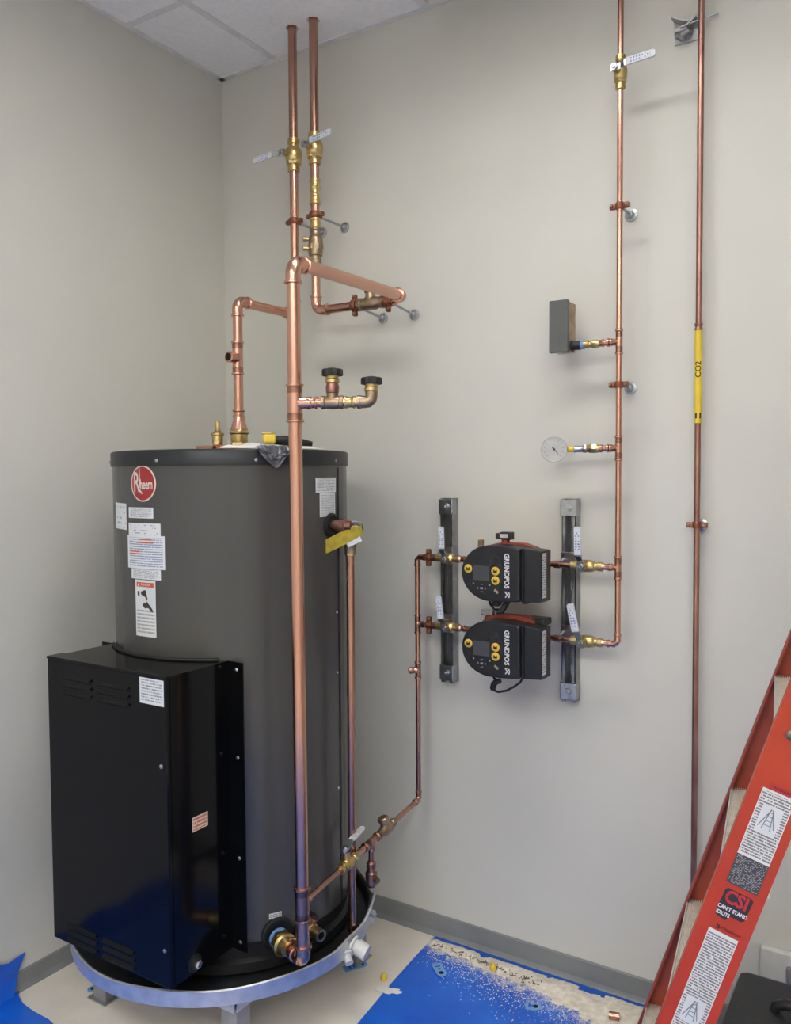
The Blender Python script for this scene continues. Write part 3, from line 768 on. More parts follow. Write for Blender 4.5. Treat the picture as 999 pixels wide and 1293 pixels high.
# ------------------------------------------------------------------ relief valve with discharge pipe
a = 5.5; rdv = V((math.cos(R(a)), math.sin(R(a)), 0)); rp0 = cyl_pt(a, 1.366)
DX = V((.893, -.463, 1.350))
REL = thing('relief_valve', 'relief valve with yellow tag and copper discharge pipe on the heater side', 'valve', DX)
MB().lathe(rp0, rdv, [(-.01, .013), (.012, .013), (.012, .0165), (.030, .0175), (.038, .0175), (.040, .020), (.048, .020), (.050, .015), (.068, .013)], 22).build('inlet_nipple', 'copper_old', REL)
ob = MB().lathe(DX+V((0, 0, -.012)), Z_, [(-.052, .0118), (-.050, .0155), (-.030, .0155), (-.026, .018), (0, .0205), (.018, .020), (.026, .016), (.030, .012)], 22)
ob.lathe(DX+V((0, 0, .004)), X_, [(-.02, .017), (.026, .017), (.032, .013)], 18)
body = ob.build('valve_body', 'bronze', REL)
MB().hexn(DX, Z_, -.066, -.050, .0155).build('outlet_nut', 'brass', body)
MB().sweep([DX+V((.006, -.020, .020)), DX+V((.020, -.010, .028)), DX+V((.036, .006, .022)), DX+V((.038, .008, .004))], .0028, 8).build('test_lever', 'zinc', body)
tg = MB(); o = DX+V((.036, -.014, .002)); u = V((-.80, -.28, -.40)).normalized(); w = V((-.30, -.12, .92)); w = (w-u*w.dot(u)).normalized()
tg.prism([(-.012, -.010), (.010, -.016), (.135, -.018), (.135, .018), (.01, .016), (-.012, .010)], o, u, w, .003); tgo = tg.build('warning_tag', 'tag_yellow', REL); tgo['label'] = 'yellow metal tag hanging from the valve'
rimm = MB()
for s in (-1, 1): rimm.box(o+u*.070+w*(.0162*s)+u.cross(w)*.003, (.126, .0030, .002), Matrix((u, w, u.cross(w))).transposed())
for k in (.04, .085, .131): rimm.box(o+u*k+u.cross(w)*.003, (.003, .031, .0016), Matrix((u, w, u.cross(w))).transposed())
rimm.build('tag_print', 'tape_yellow', tgo)
MB().prism([(0, -.014), (.042, -.014), (.042, .012), (0, .012)], o+V((.004, .002, -.014)), u, w, .0025).build('blue_tag', 'label_blue_print', REL)
pipe(REL, DX+V((0, 0, -.055)), V((DX.x-.004, DX.y, .226)), .0111, 'copper_dull', 'discharge_pipe')
# drain stub
dd = V((math.cos(R(-14.5)), math.sin(R(-14.5)), 0)); dp = cyl_pt(-14.5, .288)
DR = thing('drain_stub', 'open brass drain stub beside the cold inlet of the heater', 'pipe fitting', dp)
MB().lathe(dp, dd, [(-.01, .014), (.014, .014), (.016, .018), (.028, .018), (.030, .0145), (.046, .0145), (.047, .016), (.066, .016), (.066, .0105), (.040, .0105)], 22, caps=False).build('nipple', 'brass', DR)
MB().lathe(dp+dd*.041, dd, [(0, .0105), (.0005, .0)], 16, caps=False).build('bore', 'dark_void', DR)
MB().lathe(dp+dd*.022, V((.2, .3, 1)), [(.010, .007), (.024, .007), (.026, .012), (.030, .012)], 14).build('drain_screw', 'copper_old', DR)

# ------------------------------------------------------------------ recirculation line: riser to pumps
SY = -.09
LX = .885; ZU, ZL = 1.247, 1.036
REC = thing('recirculation_pipe', 'thin copper line from the riser tee rising to the pump inlets', 'pipe', (LX, SY, .7))
r0 = rz(TEEZ); r1 = V((LX, SY, .476)); rdir = (r1-r0).normalized(); RLEN = (r1-r0).length
def rl_(t): return r0+rdir*t
pipe(REC, rl_(.02), rl_(RLEN-.03), RS, 'copper_dull')
ball_valve(REC, rl_(.215), rdir, (-.10, -.05, 1), rdir+V((0, 0, .12)), RS*1.15, .040, .098, lever_start=-.016, lev_w=.015, print_mat='label_grey_print')
coupling(REC, rl_(.275), rdir, .040, RS)
tc = rl_(.345)
tee(REC, tc, rdir, -Z_, RS*1.25, RS, .036, .026, 'copper_dull')
pipe(REC, tc-Z_*.02, tc-Z_*.065, RS, 'copper_dull')
fitting(REC, tc, -Z_, [(.055, .010), (.060, .014), (.072, .014), (.074, .012), (.084, .013), (.088, .017), (.120, .017), (.124, .013), (.130, .010)], 'copper_old', 'drain_valve')
MB().lathe(tc-Z_*.104, V((.8, -.3, .1)), [(.012, .006), (.022, .006), (.022, .009), (.032, .008)], 10).build('drain_handle', 'bronze', REC)
cc = rl_(.435)
ckm = MB().lathe(cc, rdir, [(-.044, .010), (-.044, .0125), (-.030, .0125), (-.028, .010), (-.022, .013), (-.010, .017), (.014, .017), (.024, .013), (.030, .010), (.032, .0125), (.044, .0125), (.044, .0095)], 20)
ckm.lathe(cc, V((-.25, -.2, 1)), [(.006, .015), (.024, .014), (.026, .018), (.032, .018), (.036, .014)], 18)
ckm.build('check_valve', 'bronze', REC)
elbow(REC, r1, -rdir, Z_, RS, .014, 'copper_dull', .014)
pipe(REC, (LX, SY, .49), (LX, SY, ZU-.02), RS, 'copper_dull')
tee(REC, (LX, SY, .890), Z_, (-.7, -.7, 0), RS, RS, .028, .020, 'copper_dull')
MB().lathe((LX, SY, .890), V((-.7, -.7, 0)), [(.016, .010), (.024, .011), (.030, .009)], 14).build('cap', 'copper_old', REC)
tee(REC, (LX, SY, ZL), Z_, X_, RS, RS, .030, .022, 'copper_dull')
elbow(REC, (LX, SY, ZU), -Z_, X_, RS, .014, 'copper_dull', .014)
def branch_left(z, tilt):
    pipe(REC, (LX+.02, SY, z), (1.12, SY, z), RS, 'copper_dull')
    fitting(REC, (.955, SY, z), X_, [(0, .009), (0, .0125), (.014, .0125), (.014, .009)], 'brass', 'adapter')
    ball_valve(REC, (.998, SY, z), X_, (0, -1, 0), (math.sin(tilt), 0, math.cos(tilt)), RS*1.1, .036, .100, lever_start=-.010, lev_w=.016)
    coupling(REC, (1.043, SY, z), X_, .020, RS)
branch_left(ZU, R(-1)); branch_left(ZL, R(-7))

# ------------------------------------------------------------------ return line: pumps to ceiling
PX = 1.521
RET = thing('return_pipe', 'thin copper pipe from the pump outlets up the wall to the ceiling', 'pipe', (PX, SY, 1.8))
pipe(RET, (PX, SY, CEIL+.2), (PX, SY, 2.60), RS, 'copper_dull')
ball_valve(RET, (PX, SY, 2.567), Z_, (-.12, -1, 0), (1, -.05, .03), RS*1.15, .044, .112, body='brass', lever_start=-.010)
pipe(RET, (PX, SY, 2.53), (PX, SY, ZL+.02), RS, 'copper')
tee(RET, (PX, SY, 1.858), Z_, -X_, RS, RS, .034, .024)
tee(RET, (PX, SY, 1.572), Z_, -X_, RS, RS, .034, .024)
tee(RET, (PX, SY, ZU), Z_, -X_, RS, RS, .032, .022)
elbow(RET, (PX, SY, ZL), Z_, -X_, RS, .016, 'copper', .014)
def branch_right(z, tilt, lift):
    pipe(RET, (PX-.018, SY, z), (1.29, SY, z), RS, 'copper_dull')
    coupling(RET, (1.487, SY, z), X_, .022, RS)
    fitting(RET, (1.388, SY, z), X_, [(0, .0095), (0, .0125), (.016, .0125), (.018, .0105), (.024, .0105)], 'brass', 'adapter')
    ball_valve(RET, (1.436, SY, z), X_, (-.25, -1, 0), (math.sin(tilt), 0, math.cos(tilt)), RS*1.15, .042, .112, lever_start=-.014, lev_w=.019)
branch_right(ZU, R(-1), 0); branch_right(ZL, R(-12), 0)

# ------------------------------------------------------------------ CO2 line
GX, GY = 1.716, -.040
GAS = thing('gas_pipe', 'thin vertical copper pipe with a yellow CO2 sleeve on the right', 'pipe', (GX, GY, 1.4))
pipe(GAS, (GX, GY, CEIL+.2), (GX, GY, .03), .0079, 'copper_old')
coupling(GAS, (GX, GY, 1.885), Z_, .018, .0079, 'copper_old')
sl = MB().lathe((GX, GY, 1.634), Z_, [(0, .0086), (0, .0098), (.243, .0098), (.243, .0086)], 24, caps=False).build('pipe_marker', 'tape_yellow', GAS); sl['label'] = 'yellow pipe marker sleeve reading CO2'
def wrap_pipe(mb, vs, fs, zc, a0, r):
    # text x runs up the pipe, text y runs around it
    mb.add([V((GX+r*math.cos(a0-y/r), GY+r*math.sin(a0-y/r), zc+x)) for x, y in vs], fs)
tx = MB(); vs, fs = text2d('CO2', .021, bold=.0004); wrap_pipe(tx, vs, fs, 1.774, math.atan2(-2.289, .504), .0102)
for da in (-.75, .35):
    n = 6; a0 = math.atan2(-2.289, .504)+da
    vs = []
    for k in range(n+1):
        a = a0+.5*k/n; vs += [V((GX+.0102*math.cos(a), GY+.0102*math.sin(a), 1.646)), V((GX+.0102*math.cos(a), GY+.0102*math.sin(a), 1.660))]
    tx.add(vs, [(2*k, 2*k+2, 2*k+3, 2*k+1) for k in range(n)])
tx.build('lettering', 'ink', sl)

# ------------------------------------------------------------------ hangers
hanger('rod hanger holding the left ceiling pipe', (HX+.010, 0, 2.338), (HX, HY, 2.342), RM, X_)
hanger('rod hanger holding the right ceiling pipe above the wall loop', (BX+.018, 0, 2.340), (BX, BY, 2.348), RM, X_)
hanger('rod hanger left of the check valve on the wall loop', (.706, 0, 2.020), (.690, BY, LZ), RM, Z_)
hanger('rod hanger right of the check valve on the wall loop', (.826, 0, 2.018), (.815, BY, LZ), RM, Z_)
hanger('upper rod hanger on the return pipe below the ceiling valve', (PX+.004, 0, 2.216), (PX, SY, 2.218), RS, X_)
hanger('lower rod hanger on the return pipe below the grey switch', (PX+.005, 0, 1.741), (PX, SY, 1.743), RS, X_)
hanger('short hanger holding the CO2 pipe below its yellow sleeve', (GX+.002, 0, 1.364), (GX, GY, 1.366), .0079, X_)
hanger('rod hanger beside the left strut on the upper pump line', (.926, 0, ZU), (.926, SY, ZU), RS, Z_)
hanger('rod hanger beside the left strut on the lower pump line', (.926, 0, ZL), (.926, SY, ZL), RS, Z_)

# ------------------------------------------------------------------ struts
def strut(cx, z0, z1, label):
    t = thing('strut_channel', label, 'strut', (cx, 0, z0), 'strut channels behind the pumps')
    w, dp, th = .0205, .041, .0025
    mb = MB()
    mb.b2((cx-w, -dp, z0), (cx-w+th, 0, z1)); mb.b2((cx+w-th, -dp, z0), (cx+w, 0, z1))
    mb.b2((cx-w, -dp, z0), (cx-w+.0095, -dp+th, z1)); mb.b2((cx+w-.0095, -dp, z0), (cx+w, -dp+th, z1))
    for s in (-1, 1): mb.b2((cx+s*(w-.0095)-.00125, -dp, z0), (cx+s*(w-.0095)+.00125, -dp+.009, z1))
    # back web with slots
    mb.b2((cx-w, -th, z0), (cx-.007, 0, z1)); mb.b2((cx+.007, -th, z0), (cx+w, 0, z1))
    z = z0
    while z < z1:
        mb.b2((cx-.007, -th, z), (cx+.007, 0, min(z+.022, z1))); z += .050
    mb.build('channel', 'strut_steel', t)
    for z in (z0+.032, z1-.026):
        pl = MB().b2((cx-w-.003, -dp-.006, z-.024), (cx+w+.003, -dp, z+.024), .002)
        for s in (-1, 1): pl.b2((cx+s*(w+.002)-.0015, -dp-.004, z-.024), (cx+s*(w+.002)+.0015, -dp+.02, z+.024))
        po = pl.build('end_plate', 'zinc', t)
        MB().hexn((cx, -dp-.006, z), (0, -1, 0), 0, .008, .011).cyl((cx, -dp-.006, z), (cx, -dp-.020, z), .005, 12).build('bolt', 'zinc', po)
    for z in (ZU+.012, ZL+.012):
        MB().b2((cx-w-.002, -dp-.005, z-.020), (cx+w+.002, -dp, z+.020), .001).build('clamp_plate', 'zinc', t)
        MB().cyl((cx-.014, -dp-.004, z), (cx-.014, SY, z-.010), .004, 10).build('clamp_stud', 'zinc', t)
        MB().lathe((cx-.024, SY, z-.012), X_, [(0, RS), (0, RS*1.35), (.018, RS*1.35), (.018, RS)], 18, caps=False).build('pipe_clamp', 'copper_old', t)
strut(.962, .849, 1.430, 'left vertical slotted strut channel behind the pump valves')
strut(1.362, .843, 1.432, 'right vertical slotted strut channel behind the pump valves')

# ------------------------------------------------------------------ pumps
def pump(zc, zl, label, variant):
    t = thing('circulator_pump', label, 'pump', (1.20, SY, zc), 'two circulator pumps on the wall')
    yf, ym = -.238, -.165
    # volute in red cast iron along the pipe
    vo = MB().lathe((1.105, SY, zl), X_, [(0, .012), (0, .022), (.012, .022), (.014, .017), (.04, .019), (.06, .032), (.14, .032), (.165, .020), (.18, .017), (.190, .022), (.204, .022), (.204, .012)], 24)
    vo.lathe((1.215, SY+.04, zc+.002), (0, -1, 0), [(0, .045), (.01, .058), (.06, .066), (.085, .066)], 32)
    vol = vo.build('volute', 'pump_red', t)
    # red ring between volute and head
    pl = []
    for k in range(19): a = PI/2+PI*k/18; pl.append((1.212+.084*math.cos(a), zc+.071*math.sin(a)))
    pl += [(1.275, zc-.071), (1.312, zc-.060), (1.312, zc+.060), (1.275, zc+.071)]
    pl = [(x, z+.017) for x, z in pl] if variant else [(x, z+.010) for x, z in pl]
    MB().prism(pl, (0, ym+.03, 0), X_, Z_, .034, 0).build('housing', 'pump_red', t)
    # head: rounded control box
    hp = []
    for k in range(29): a = PI/2+PI*k/28; hp.append((1.206+.089*math.cos(a), zc+.0785*math.sin(a)))
    hp += [(1.240, zc-.0785), (1.292, zc-.074), (1.296, zc-.070), (1.296, zc+.070), (1.292, zc+.074), (1.240, zc+.0785)]
    head = MB().prism(hp, (0, ym, 0), X_, Z_, ym-yf, .006).build('control_head', 'pump_black', t)
    tb = MB().prism([(1.300, zc-.076), (1.352, zc-.073), (1.352, zc+.066), (1.296, zc+.072), (1.300, zc-.076)][:4], (0, ym+.012, 0), X_, Z_, .066, .003)
    term = tb.build('terminal_box', 'pump_black', t)
    MB().prism([(1.2945, zc-.074), (1.302, zc-.074), (1.302, zc+.071), (1.2945, zc+.071)], (0, ym, 0), X_, Z_, .058).build('gap_strip', 'rubber', t)
    MB().prism([(1.300, zc+.068), (1.345, zc+.064), (1.345, zc+.058), (1.300, zc+.062)], (0, ym+.02, 0), X_, Z_, .05).build('cover', 'black_plastic', term)
    MB().quad((1.3526, yf+.024, zc-.062), Y_, Z_, .028, .122, .0).build('rating_label', 'label_grey_print', term)
    # face
    e = -.0008
    disc = [(1.186+.064*math.cos(2*PI*k/40), zc+.0025+.0655*math.sin(2*PI*k/40)) for k in range(40)]
    pan = MB().prism(disc, (0, yf+.001, 0), X_, Z_, .0022).build('keypad', 'pump_panel', t)
    yk = yf-.0014
    MB().prism([(1.156, zc-.020), (1.207, zc-.020), (1.207, zc+.021), (1.156, zc+.021)], (0, yk, 0), X_, Z_, .0006).build('screen', 'pump_screen', pan)
    for x, z in ((1.141, .011), (1.225, .008), (1.225, -.018)):
        c = V((x, yk, zc+z))
        MB().lathe(c, (0, -1, 0), [(0, .0120), (.0012, .0120), (.002, .0105)], 24).build('button', 'button_yellow', pan)
        MB().prism([(-.0055, -.005), (.0055, -.005), (.0055, .004), (.002, .004), (.002, .0015), (-.002, .0015), (-.002, .004), (-.0055, .004)], c+V((0, -.0021, 0)), X_, Z_, .0003).build('button_icon', 'ink', pan)
    gk = MB()
    for x, z, w, h in ((1.157, -.030, .004, .004), (1.207, -.032, .005, .004), (1.183, -.031, .008, .0015), (1.183, -.052, .008, .0015), (1.171, -.042, .002, .005), (1.194, -.042, .002, .005)):
        gk.box((x, yk-.0003, zc+z), (w, .0006, h))
    gk.box((1.1825, yk-.0003, zc-.042), (.008, .0006, .005))
    gk.build('key_symbols', 'grey_print', pan)
    MB().box((1.227, yf-.0008, zc-.048), (.014, .001, .007), Matrix.Rotation(R(40), 3, 'Y')).build('sticker', 'switch_side', head)
    lt = MB(); lettering(lt, 'GRUNDFOS', .0195, (1.258, yf-.0006, zc+.010), -Z_, X_, sx=.93, bold=.0006)
    # arrow-cross mark below the name
    cx, cz = 1.260, zc-.056
    for s in (-1, 1):
        lt.box((cx, yf-.0006, cz), (.0028, .0006, .019), Matrix.Rotation(R(38*s), 3, 'Y'))
    lt.box((cx+.0065, yf-.0006, cz), (.002, .0006, .010)); lt.box((cx-.0035, yf-.0006, cz+.008), (.008, .0006, .002))
    lt.build('lettering', 'white_print', head)
    # plugs and cables
    if variant == 0:
        pk = MB().b2((1.205, -.17, zc+.090), (1.240, -.145, zc+.112), .003).b2((1.190, -.168, zc+.092), (1.206, -.148, zc+.108), .003).build('sensor_plug', 'black_plastic', t)
        MB().quad((1.206, -.1706, zc+.096), X_, Z_, .024, .010, 0).build('plug_label', 'label_grey_print', pk)
        MB().lathe((1.217, -.155, zc+.070), Z_, [(0, .016), (.010, .016), (.012, .012), (.022, .012)], 16).build('sensor_seat', 'pump_red', t)
        MB().b2((1.125, -.15, zc+.050), (1.140, -.135, zc+.086), .003).build('lug', 'bronze', t)
        MB().b2((1.190, ym-.03, zc-.098), (1.212, ym, zc-.070), .004).build('cable_gland', 'black_plastic', t)
        MB().sweep([(1.180, ym-.02, zc-.074), (1.186, ym-.03, zc-.090), (1.200, ym-.034, zc-.104), (1.216, ym-.036, zc-.112), (1.228, ym-.034, zc-.110), (1.234, ym-.030, zc-.094), (1.244, ym-.02, zc-.074)], .0035, 10).build('cable', 'rubber', t)
        MB().sweep([(1.212, ym-.036, zc-.110), (1.226, ym-.036, zc-.109), (1.234, ym-.031, zc-.092), (1.241, ym-.022, zc-.076)], .0085, 12).build('strain_relief', 'black_plastic', t)
        MB().b2((1.283, ym-.03, zc-.084), (1.300, ym-.01, zc-.072), .002).build('latch', 'black_plastic', t)
    else:
        MB().lathe((1.160, -.150, zc+.058), Z_, [(0, .012), (.016, .012), (.018, .008), (.026, .008)], 14).build('sensor_seat', 'pump_red', t)
        MB().b2((1.142, -.164, zc+.080), (1.178, -.142, zc+.096), .003).build('sensor_plug', 'zinc', t)
        MB().b2((1.270, -.16, zc+.062), (1.335, -.10, zc+.082), .004).build('cover', 'black_plastic', t)
        MB().b2((1.182, ym-.03, zc-.086), (1.200, ym, zc-.070), .004).build('cable_gland', 'black_plastic', t)
        MB().sweep([(1.190, ym-.018, zc-.076), (1.198, ym-.030, zc-.088), (1.206, ym-.034, zc-.097), (1.214, ym-.036, zc-.098)], .0035, 10).build('cable', 'rubber', t)
        MB().sweep([(1.222, ym-.036, zc-.094), (1.210, ym-.037, zc-.098), (1.202, ym-.037, zc-.106), (1.198, ym-.036, zc-.118), (1.200, ym-.036, zc-.124)], [.007, .0085, .009, .0085, .007], 12).build('strain_relief', 'black_plastic', t)
        MB().sweep([(1.200, ym-.036, zc-.124), (1.215, ym-.036, zc-.127), (1.240, ym-.036, zc-.120), (1.262, ym-.034, zc-.107), (1.280, ym-.030, zc-.092), (1.286, ym-.024, zc-.076)], .0033, 10).build('cable', 'rubber', t)
    return t
pump(1.228, ZU, 'upper black circulator pump with yellow buttons between the struts', 0)
pump(1.016, ZL, 'lower black circulator pump with a long cable loop underneath', 1)

# ------------------------------------------------------------------ gauge and switch on the return line
GA = thing('pressure_gauge', 'round white dial gauge on a short branch of the return pipe', 'gauge', (1.346, SY-.02, 1.572))
fitting(GA, (PX-.026, SY, 1.572), -X_, [(0, RS), (0, .0115), (.006, .0115), (.008, RS*1.05), (.016, RS*1.05), (.018, .011), (.024, .011), (.026, .009), (.032, .009)], 'copper', 'adapter')
fitting(GA, (PX-.052, SY, 1.572), -X_, [(0, .009), (.004, .0115), (.030, .0115), (.034, .009), (.036, .0105), (.044, .0105)], 'brass', 'reducer', [(.008, .028, .0135)])
fitting(GA, (PX-.092, SY, 1.572), -X_, [(0, .0088), (.028, .0088), (.030, .0098), (.034, .0098)], 'zinc', 'nipple', [(-.002, .006, .0125)])
fitting(GA, (PX-.122, SY-.006, 1.572), -X_, [(0, .0086), (.020, .0080), (.024, .006)], 'tape_yellow', 'thread_tape')
gc = V((1.345, SY-.020, 1.572)); gd = V((.35, -1, .0)).normalized()
case = MB().lathe(gc-gd*.010, gd, [(0, .030), (.004, .0355), (.022, .0365), (.026, .0355), (.026, .0325), (.0225, .032)], 40).build('case', 'leg_steel', GA)
MB().lathe(gc+gd*.0115, gd, [(0, .0325), (.0006, .0325)], 40).build('dial', 'gauge_white', GA)
gx_, gy_ = Z_.cross(gd).normalized(), Z_
gk = MB(); c = gc+gd*.0126
rot = lambda a: Matrix((gx_*math.cos(a)+gy_*math.sin(a), gy_*math.cos(a)-gx_*math.sin(a), gd)).transposed()
for k in range(11):
    a = R(225-27*k); gk.box(c+(gx_*math.cos(a)+gy_*math.sin(a))*.026, (.0055, .0014, .0004), rot(a))
gk.build('scale', 'cord_grey', GA)
nd_ = MB(); a = R(-50); u = gx_*math.cos(a)+gy_*math.sin(a); w = gd.cross(u)
nd_.add([c-u*.008+w*.0018+gd*.001, c-u*.008-w*.0018+gd*.001, c+u*.024+gd*.001], [(0, 1, 2)]); nd_.lathe(c, gd, [(0, .003), (.002, .003)], 12); nd_.build('needle', 'ink', GA)
SW = thing('pressure_switch', 'grey rectangular switch box on a short branch of the return pipe', 'switch', (1.36, SY, 1.858))
fitting(SW, (PX-.026, SY, 1.858), -X_, [(0, RS), (0, .012), (.006, .012), (.008, RS*1.05), (.014, RS*1.05), (.016, .011), (.020, .011), (.022, .0095), (.030, .0095)], 'copper', 'adapter')
fitting(SW, (PX-.054, SY, 1.858), -X_, [(0, .0095), (.006, .012), (.020, .012), (.022, .009), (.028, .009), (.030, .0115), (.044, .0115)], 'brass', 'reducer', [(.008, .018, .0135)])
fitting(SW, (PX-.097, SY, 1.858), -X_, [(0, .0118), (.010, .0118)], 'tape_blue', 'thread_tape')
fitting(SW, (PX-.106, SY, 1.858), -X_, [(0, .0125), (.020, .0125), (.022, .015), (.030, .015)], 'black_plastic', 'bushing')
bxo = MB().b2((1.338, -.112, 1.842), (1.388, -.060, 1.978), .002).build('case', 'switch_side', SW)
MB().b2((1.334, -.124, 1.839), (1.388, -.108, 1.982), .002).build('cover', 'switch_grey', SW)
MB().lathe((1.361, -.112, 1.842), -Z_, [(0, .009), (.004, .009), (.005, .006)], 14).build('adjusting_screw', 'zinc', SW)
for z in (1.955, 1.925): MB().lathe((1.388, -.088, z), X_, [(0, .003), (.0015, .003)], 8).build('case_screw', 'bronze', SW)

# ------------------------------------------------------------------ bracket near the ceiling
BR = thing('wall_bracket', 'crumpled galvanised bracket on the wall behind the CO2 pipe near the ceiling', 'bracket', (1.67, 0, 2.675))
MB().b2((1.640, -.006, 2.640), (1.706, 0, 2.705), .001).build('back_plate', 'leg_steel', BR)
MB().sweep([(1.648, -.010, 2.66), (1.652, -.030, 2.655), (1.665, -.036, 2.648), (1.678, -.030, 2.655), (1.682, -.012, 2.665)], .007, 10).build('clamp_saddle', 'zinc', BR)
MB().box((1.66, -.022, 2.690), (.05, .030, .004), Matrix.Rotation(R(28), 3, 'Y')).build('tab', 'leg_steel', BR)
MB().box((1.688, -.020, 2.680), (.030, .028, .004), Matrix.Rotation(R(-35), 3, 'Y')).build('tab', 'leg_steel', BR)
MB().cyl((1.66, -.03, 2.672), (1.752, -.012, 2.690), .003, 10).build('bolt', 'zinc', BR)
MB().lathe((1.662, -.006, 2.655), (0, -1, 0), [(0, .010), (.020, .010), (.022, .006)], 12).build('nut', 'zinc', BR)

# ------------------------------------------------------------------ things on the heater lid
LT = 1.5725
bf = thing('brass_fitting', 'upright brass nipple fitting on the heater lid', 'pipe fitting', (.405, -.455, LT+.018))
fitting(bf, (.392, -.452, LT+.016), Z_, [(0, .016), (.010, .016), (.012, .0125), (.020, .0125)], 'brass', 'body', [(.012, .024, .0165)])
fitting(bf, (.392, -.452, LT+.036), Z_, [(0, .0165), (.018, .0165), (.020, .020), (.026, .020), (.028, .014), (.036, .0075), (.062, .0075)], 'brass', 'nipple')
MB().b2((.335, -.490, LT), (.485, -.462, LT+.024), .003).build('copper_bar', 'copper')
tag(bpy.data.objects['copper_bar'], 'flat copper bar lying on the heater lid below the brass fitting', 'copper bar')
ce = thing('copper_elbow', 'loose open copper fitting lying on the heater lid', 'pipe fitting', (.43, -.50, LT+.012))
MB().lathe((.425, -.50, LT+.0135), V((-.2, -1, 0)), [(-.04, .0125), (-.004, .0125), (-.003, .0135), (0, .0135), (0, .010), (-.03, .010)], 20, caps=False).build('sleeve', 'copper', ce)
MB().lathe((.425, -.50, LT+.0135)+V((-.2, -1, 0)).normalized()*-.02 if False else V((.428, -.485, LT+.0135)), V((-.2, -1, 0)), [(0, .010), (.0005, 0)], 16, caps=False).build('bore', 'dark_void', ce)
def lid_sheet(a0, a1, r0, r1, bulge, label, seed):
    """paper lying on the lid, slightly buckled, following the front edge"""
    rnd = random.Random(seed); mb = MB(); vs = []; fs = []; n, m_ = 18, 6
    ph = rnd.uniform(0, 6)
    for i in range(n+1):
        for j in range(m_+1):
            u_, w_ = i/n, j/m_; a = a0+(a1-a0)*u_; r = r0+(r1-r0)*w_+.006*math.sin(u_*9+ph)
            p = cyl_pt(a, LT+.002+bulge*(.35+.65*math.sin(PI*u_)**.7)*min(1, (1-w_)/.4)*(.8+.2*math.sin(u_*14+ph)), r); vs.append(p)
    for i in range(n):
        for j in range(m_): k = i*(m_+1)+j; fs.append((k, k+m_+1, k+m_+2, k+1))
    mb.add(vs, fs, True); mb.add([q-V((0, 0, .0008)) for q in vs], [f[::-1] for f in fs], True)
    tag(mb.build('instruction_sheet', 'paper'), label, 'paper')
lid_sheet(-52, -18, .20, .325, .017, 'creased white paper sheet lying on the heater lid', 1)
lid_sheet(-10, 10, .22, .325, .010, 'white paper sheet on the heater lid right of the riser', 2)
pw = MB(); random.seed(3); vs = []; fs = []
n_, m_ = 10, 8
for i in range(n_+1):
    for j in range(m_+1):
        u_, w_ = i/n_, j/m_
        a = -36+15*u_; hgt = LT+.006-.060*w_*(1-abs(u_-.5)*1.5) + random.uniform(-.002, .002)
        r = TR-.02+.034*min(1, w_*3)+random.uniform(0, .006)
        vs.append(cyl_pt(a, max(hgt, LT-.05) if w_ > .3 else LT+.006+random.uniform(0, .004), r))
for i in range(n_):
    for j in range(m_): k = i*(m_+1)+j; fs.append((k, k+1, k+m_+2, k+m_+1))
pw.add(vs, fs, False); tag(pw.build('plastic_wrap', 'plastic_wrap'), 'crumpled dark plastic wrap hanging over the lid edge', 'plastic wrap')
tq = cyl_pt(-15, LT+.019, .195)
tm = thing('utility_tool', 'small yellow and black hand tool lying on the heater lid', 'tool', tq)
MB().box(tq+V((0, 0, .013)), (.036, .030, .026), Matrix.Rotation(R(30), 3, 'Z'), .006).build('body', 'tape_yellow', tm)
MB().box(tq+V((-.004, -.002, .029)), (.034, .026, .008), Matrix.Rotation(R(30), 3, 'Z'), .003).build('cap', 'brass', tm)
MB().sweep([tq+V((.010, .008, .010)), tq+V((.030, .030, .009)), tq+V((.055, .060, .005)), tq+V((.075, .090, .000))], [.012, .014, .011, .007], 14).build('grip', 'rubber', tm)

# ------------------------------------------------------------------ wall plate, tool case at right
PLT = thing('wall_plate', 'white cover plate low on the back wall behind the ladder', 'wall plate', (1.98, 0, .18))
MB().b2((1.880, -.020, .096), (2.075, 0, .264), .004).build('cover', 'plate_white', PLT)
MB().b2((1.945, -.034, .105), (2.050, -.018, .235), .005).build('socket_insert', 'cord_grey', PLT)
TB = thing('tool_case', 'black plastic tool case with a handle at the lower right', 'tool case', (2.06, -.27, 0))
MB().b2((1.845, -.43, 0), (2.30, -.13, .215), .03).build('shell', 'case_black', TB)
MB().b2((1.850, -.425, .205), (2.295, -.135, .262), .022).build('lid', 'case_black', TB)
hh = MB().sweep([(1.95, -.28, .255), (1.955, -.28, .275), (1.975, -.28, .285), (2.16, -.28, .285), (2.18, -.28, .275), (2.185, -.28, .255)], .012, 12).build('handle', 'black_plastic', TB)
MB().b2((1.90, -.40, .258), (1.93, -.375, .266), .002).build('latch', 'zinc', TB)

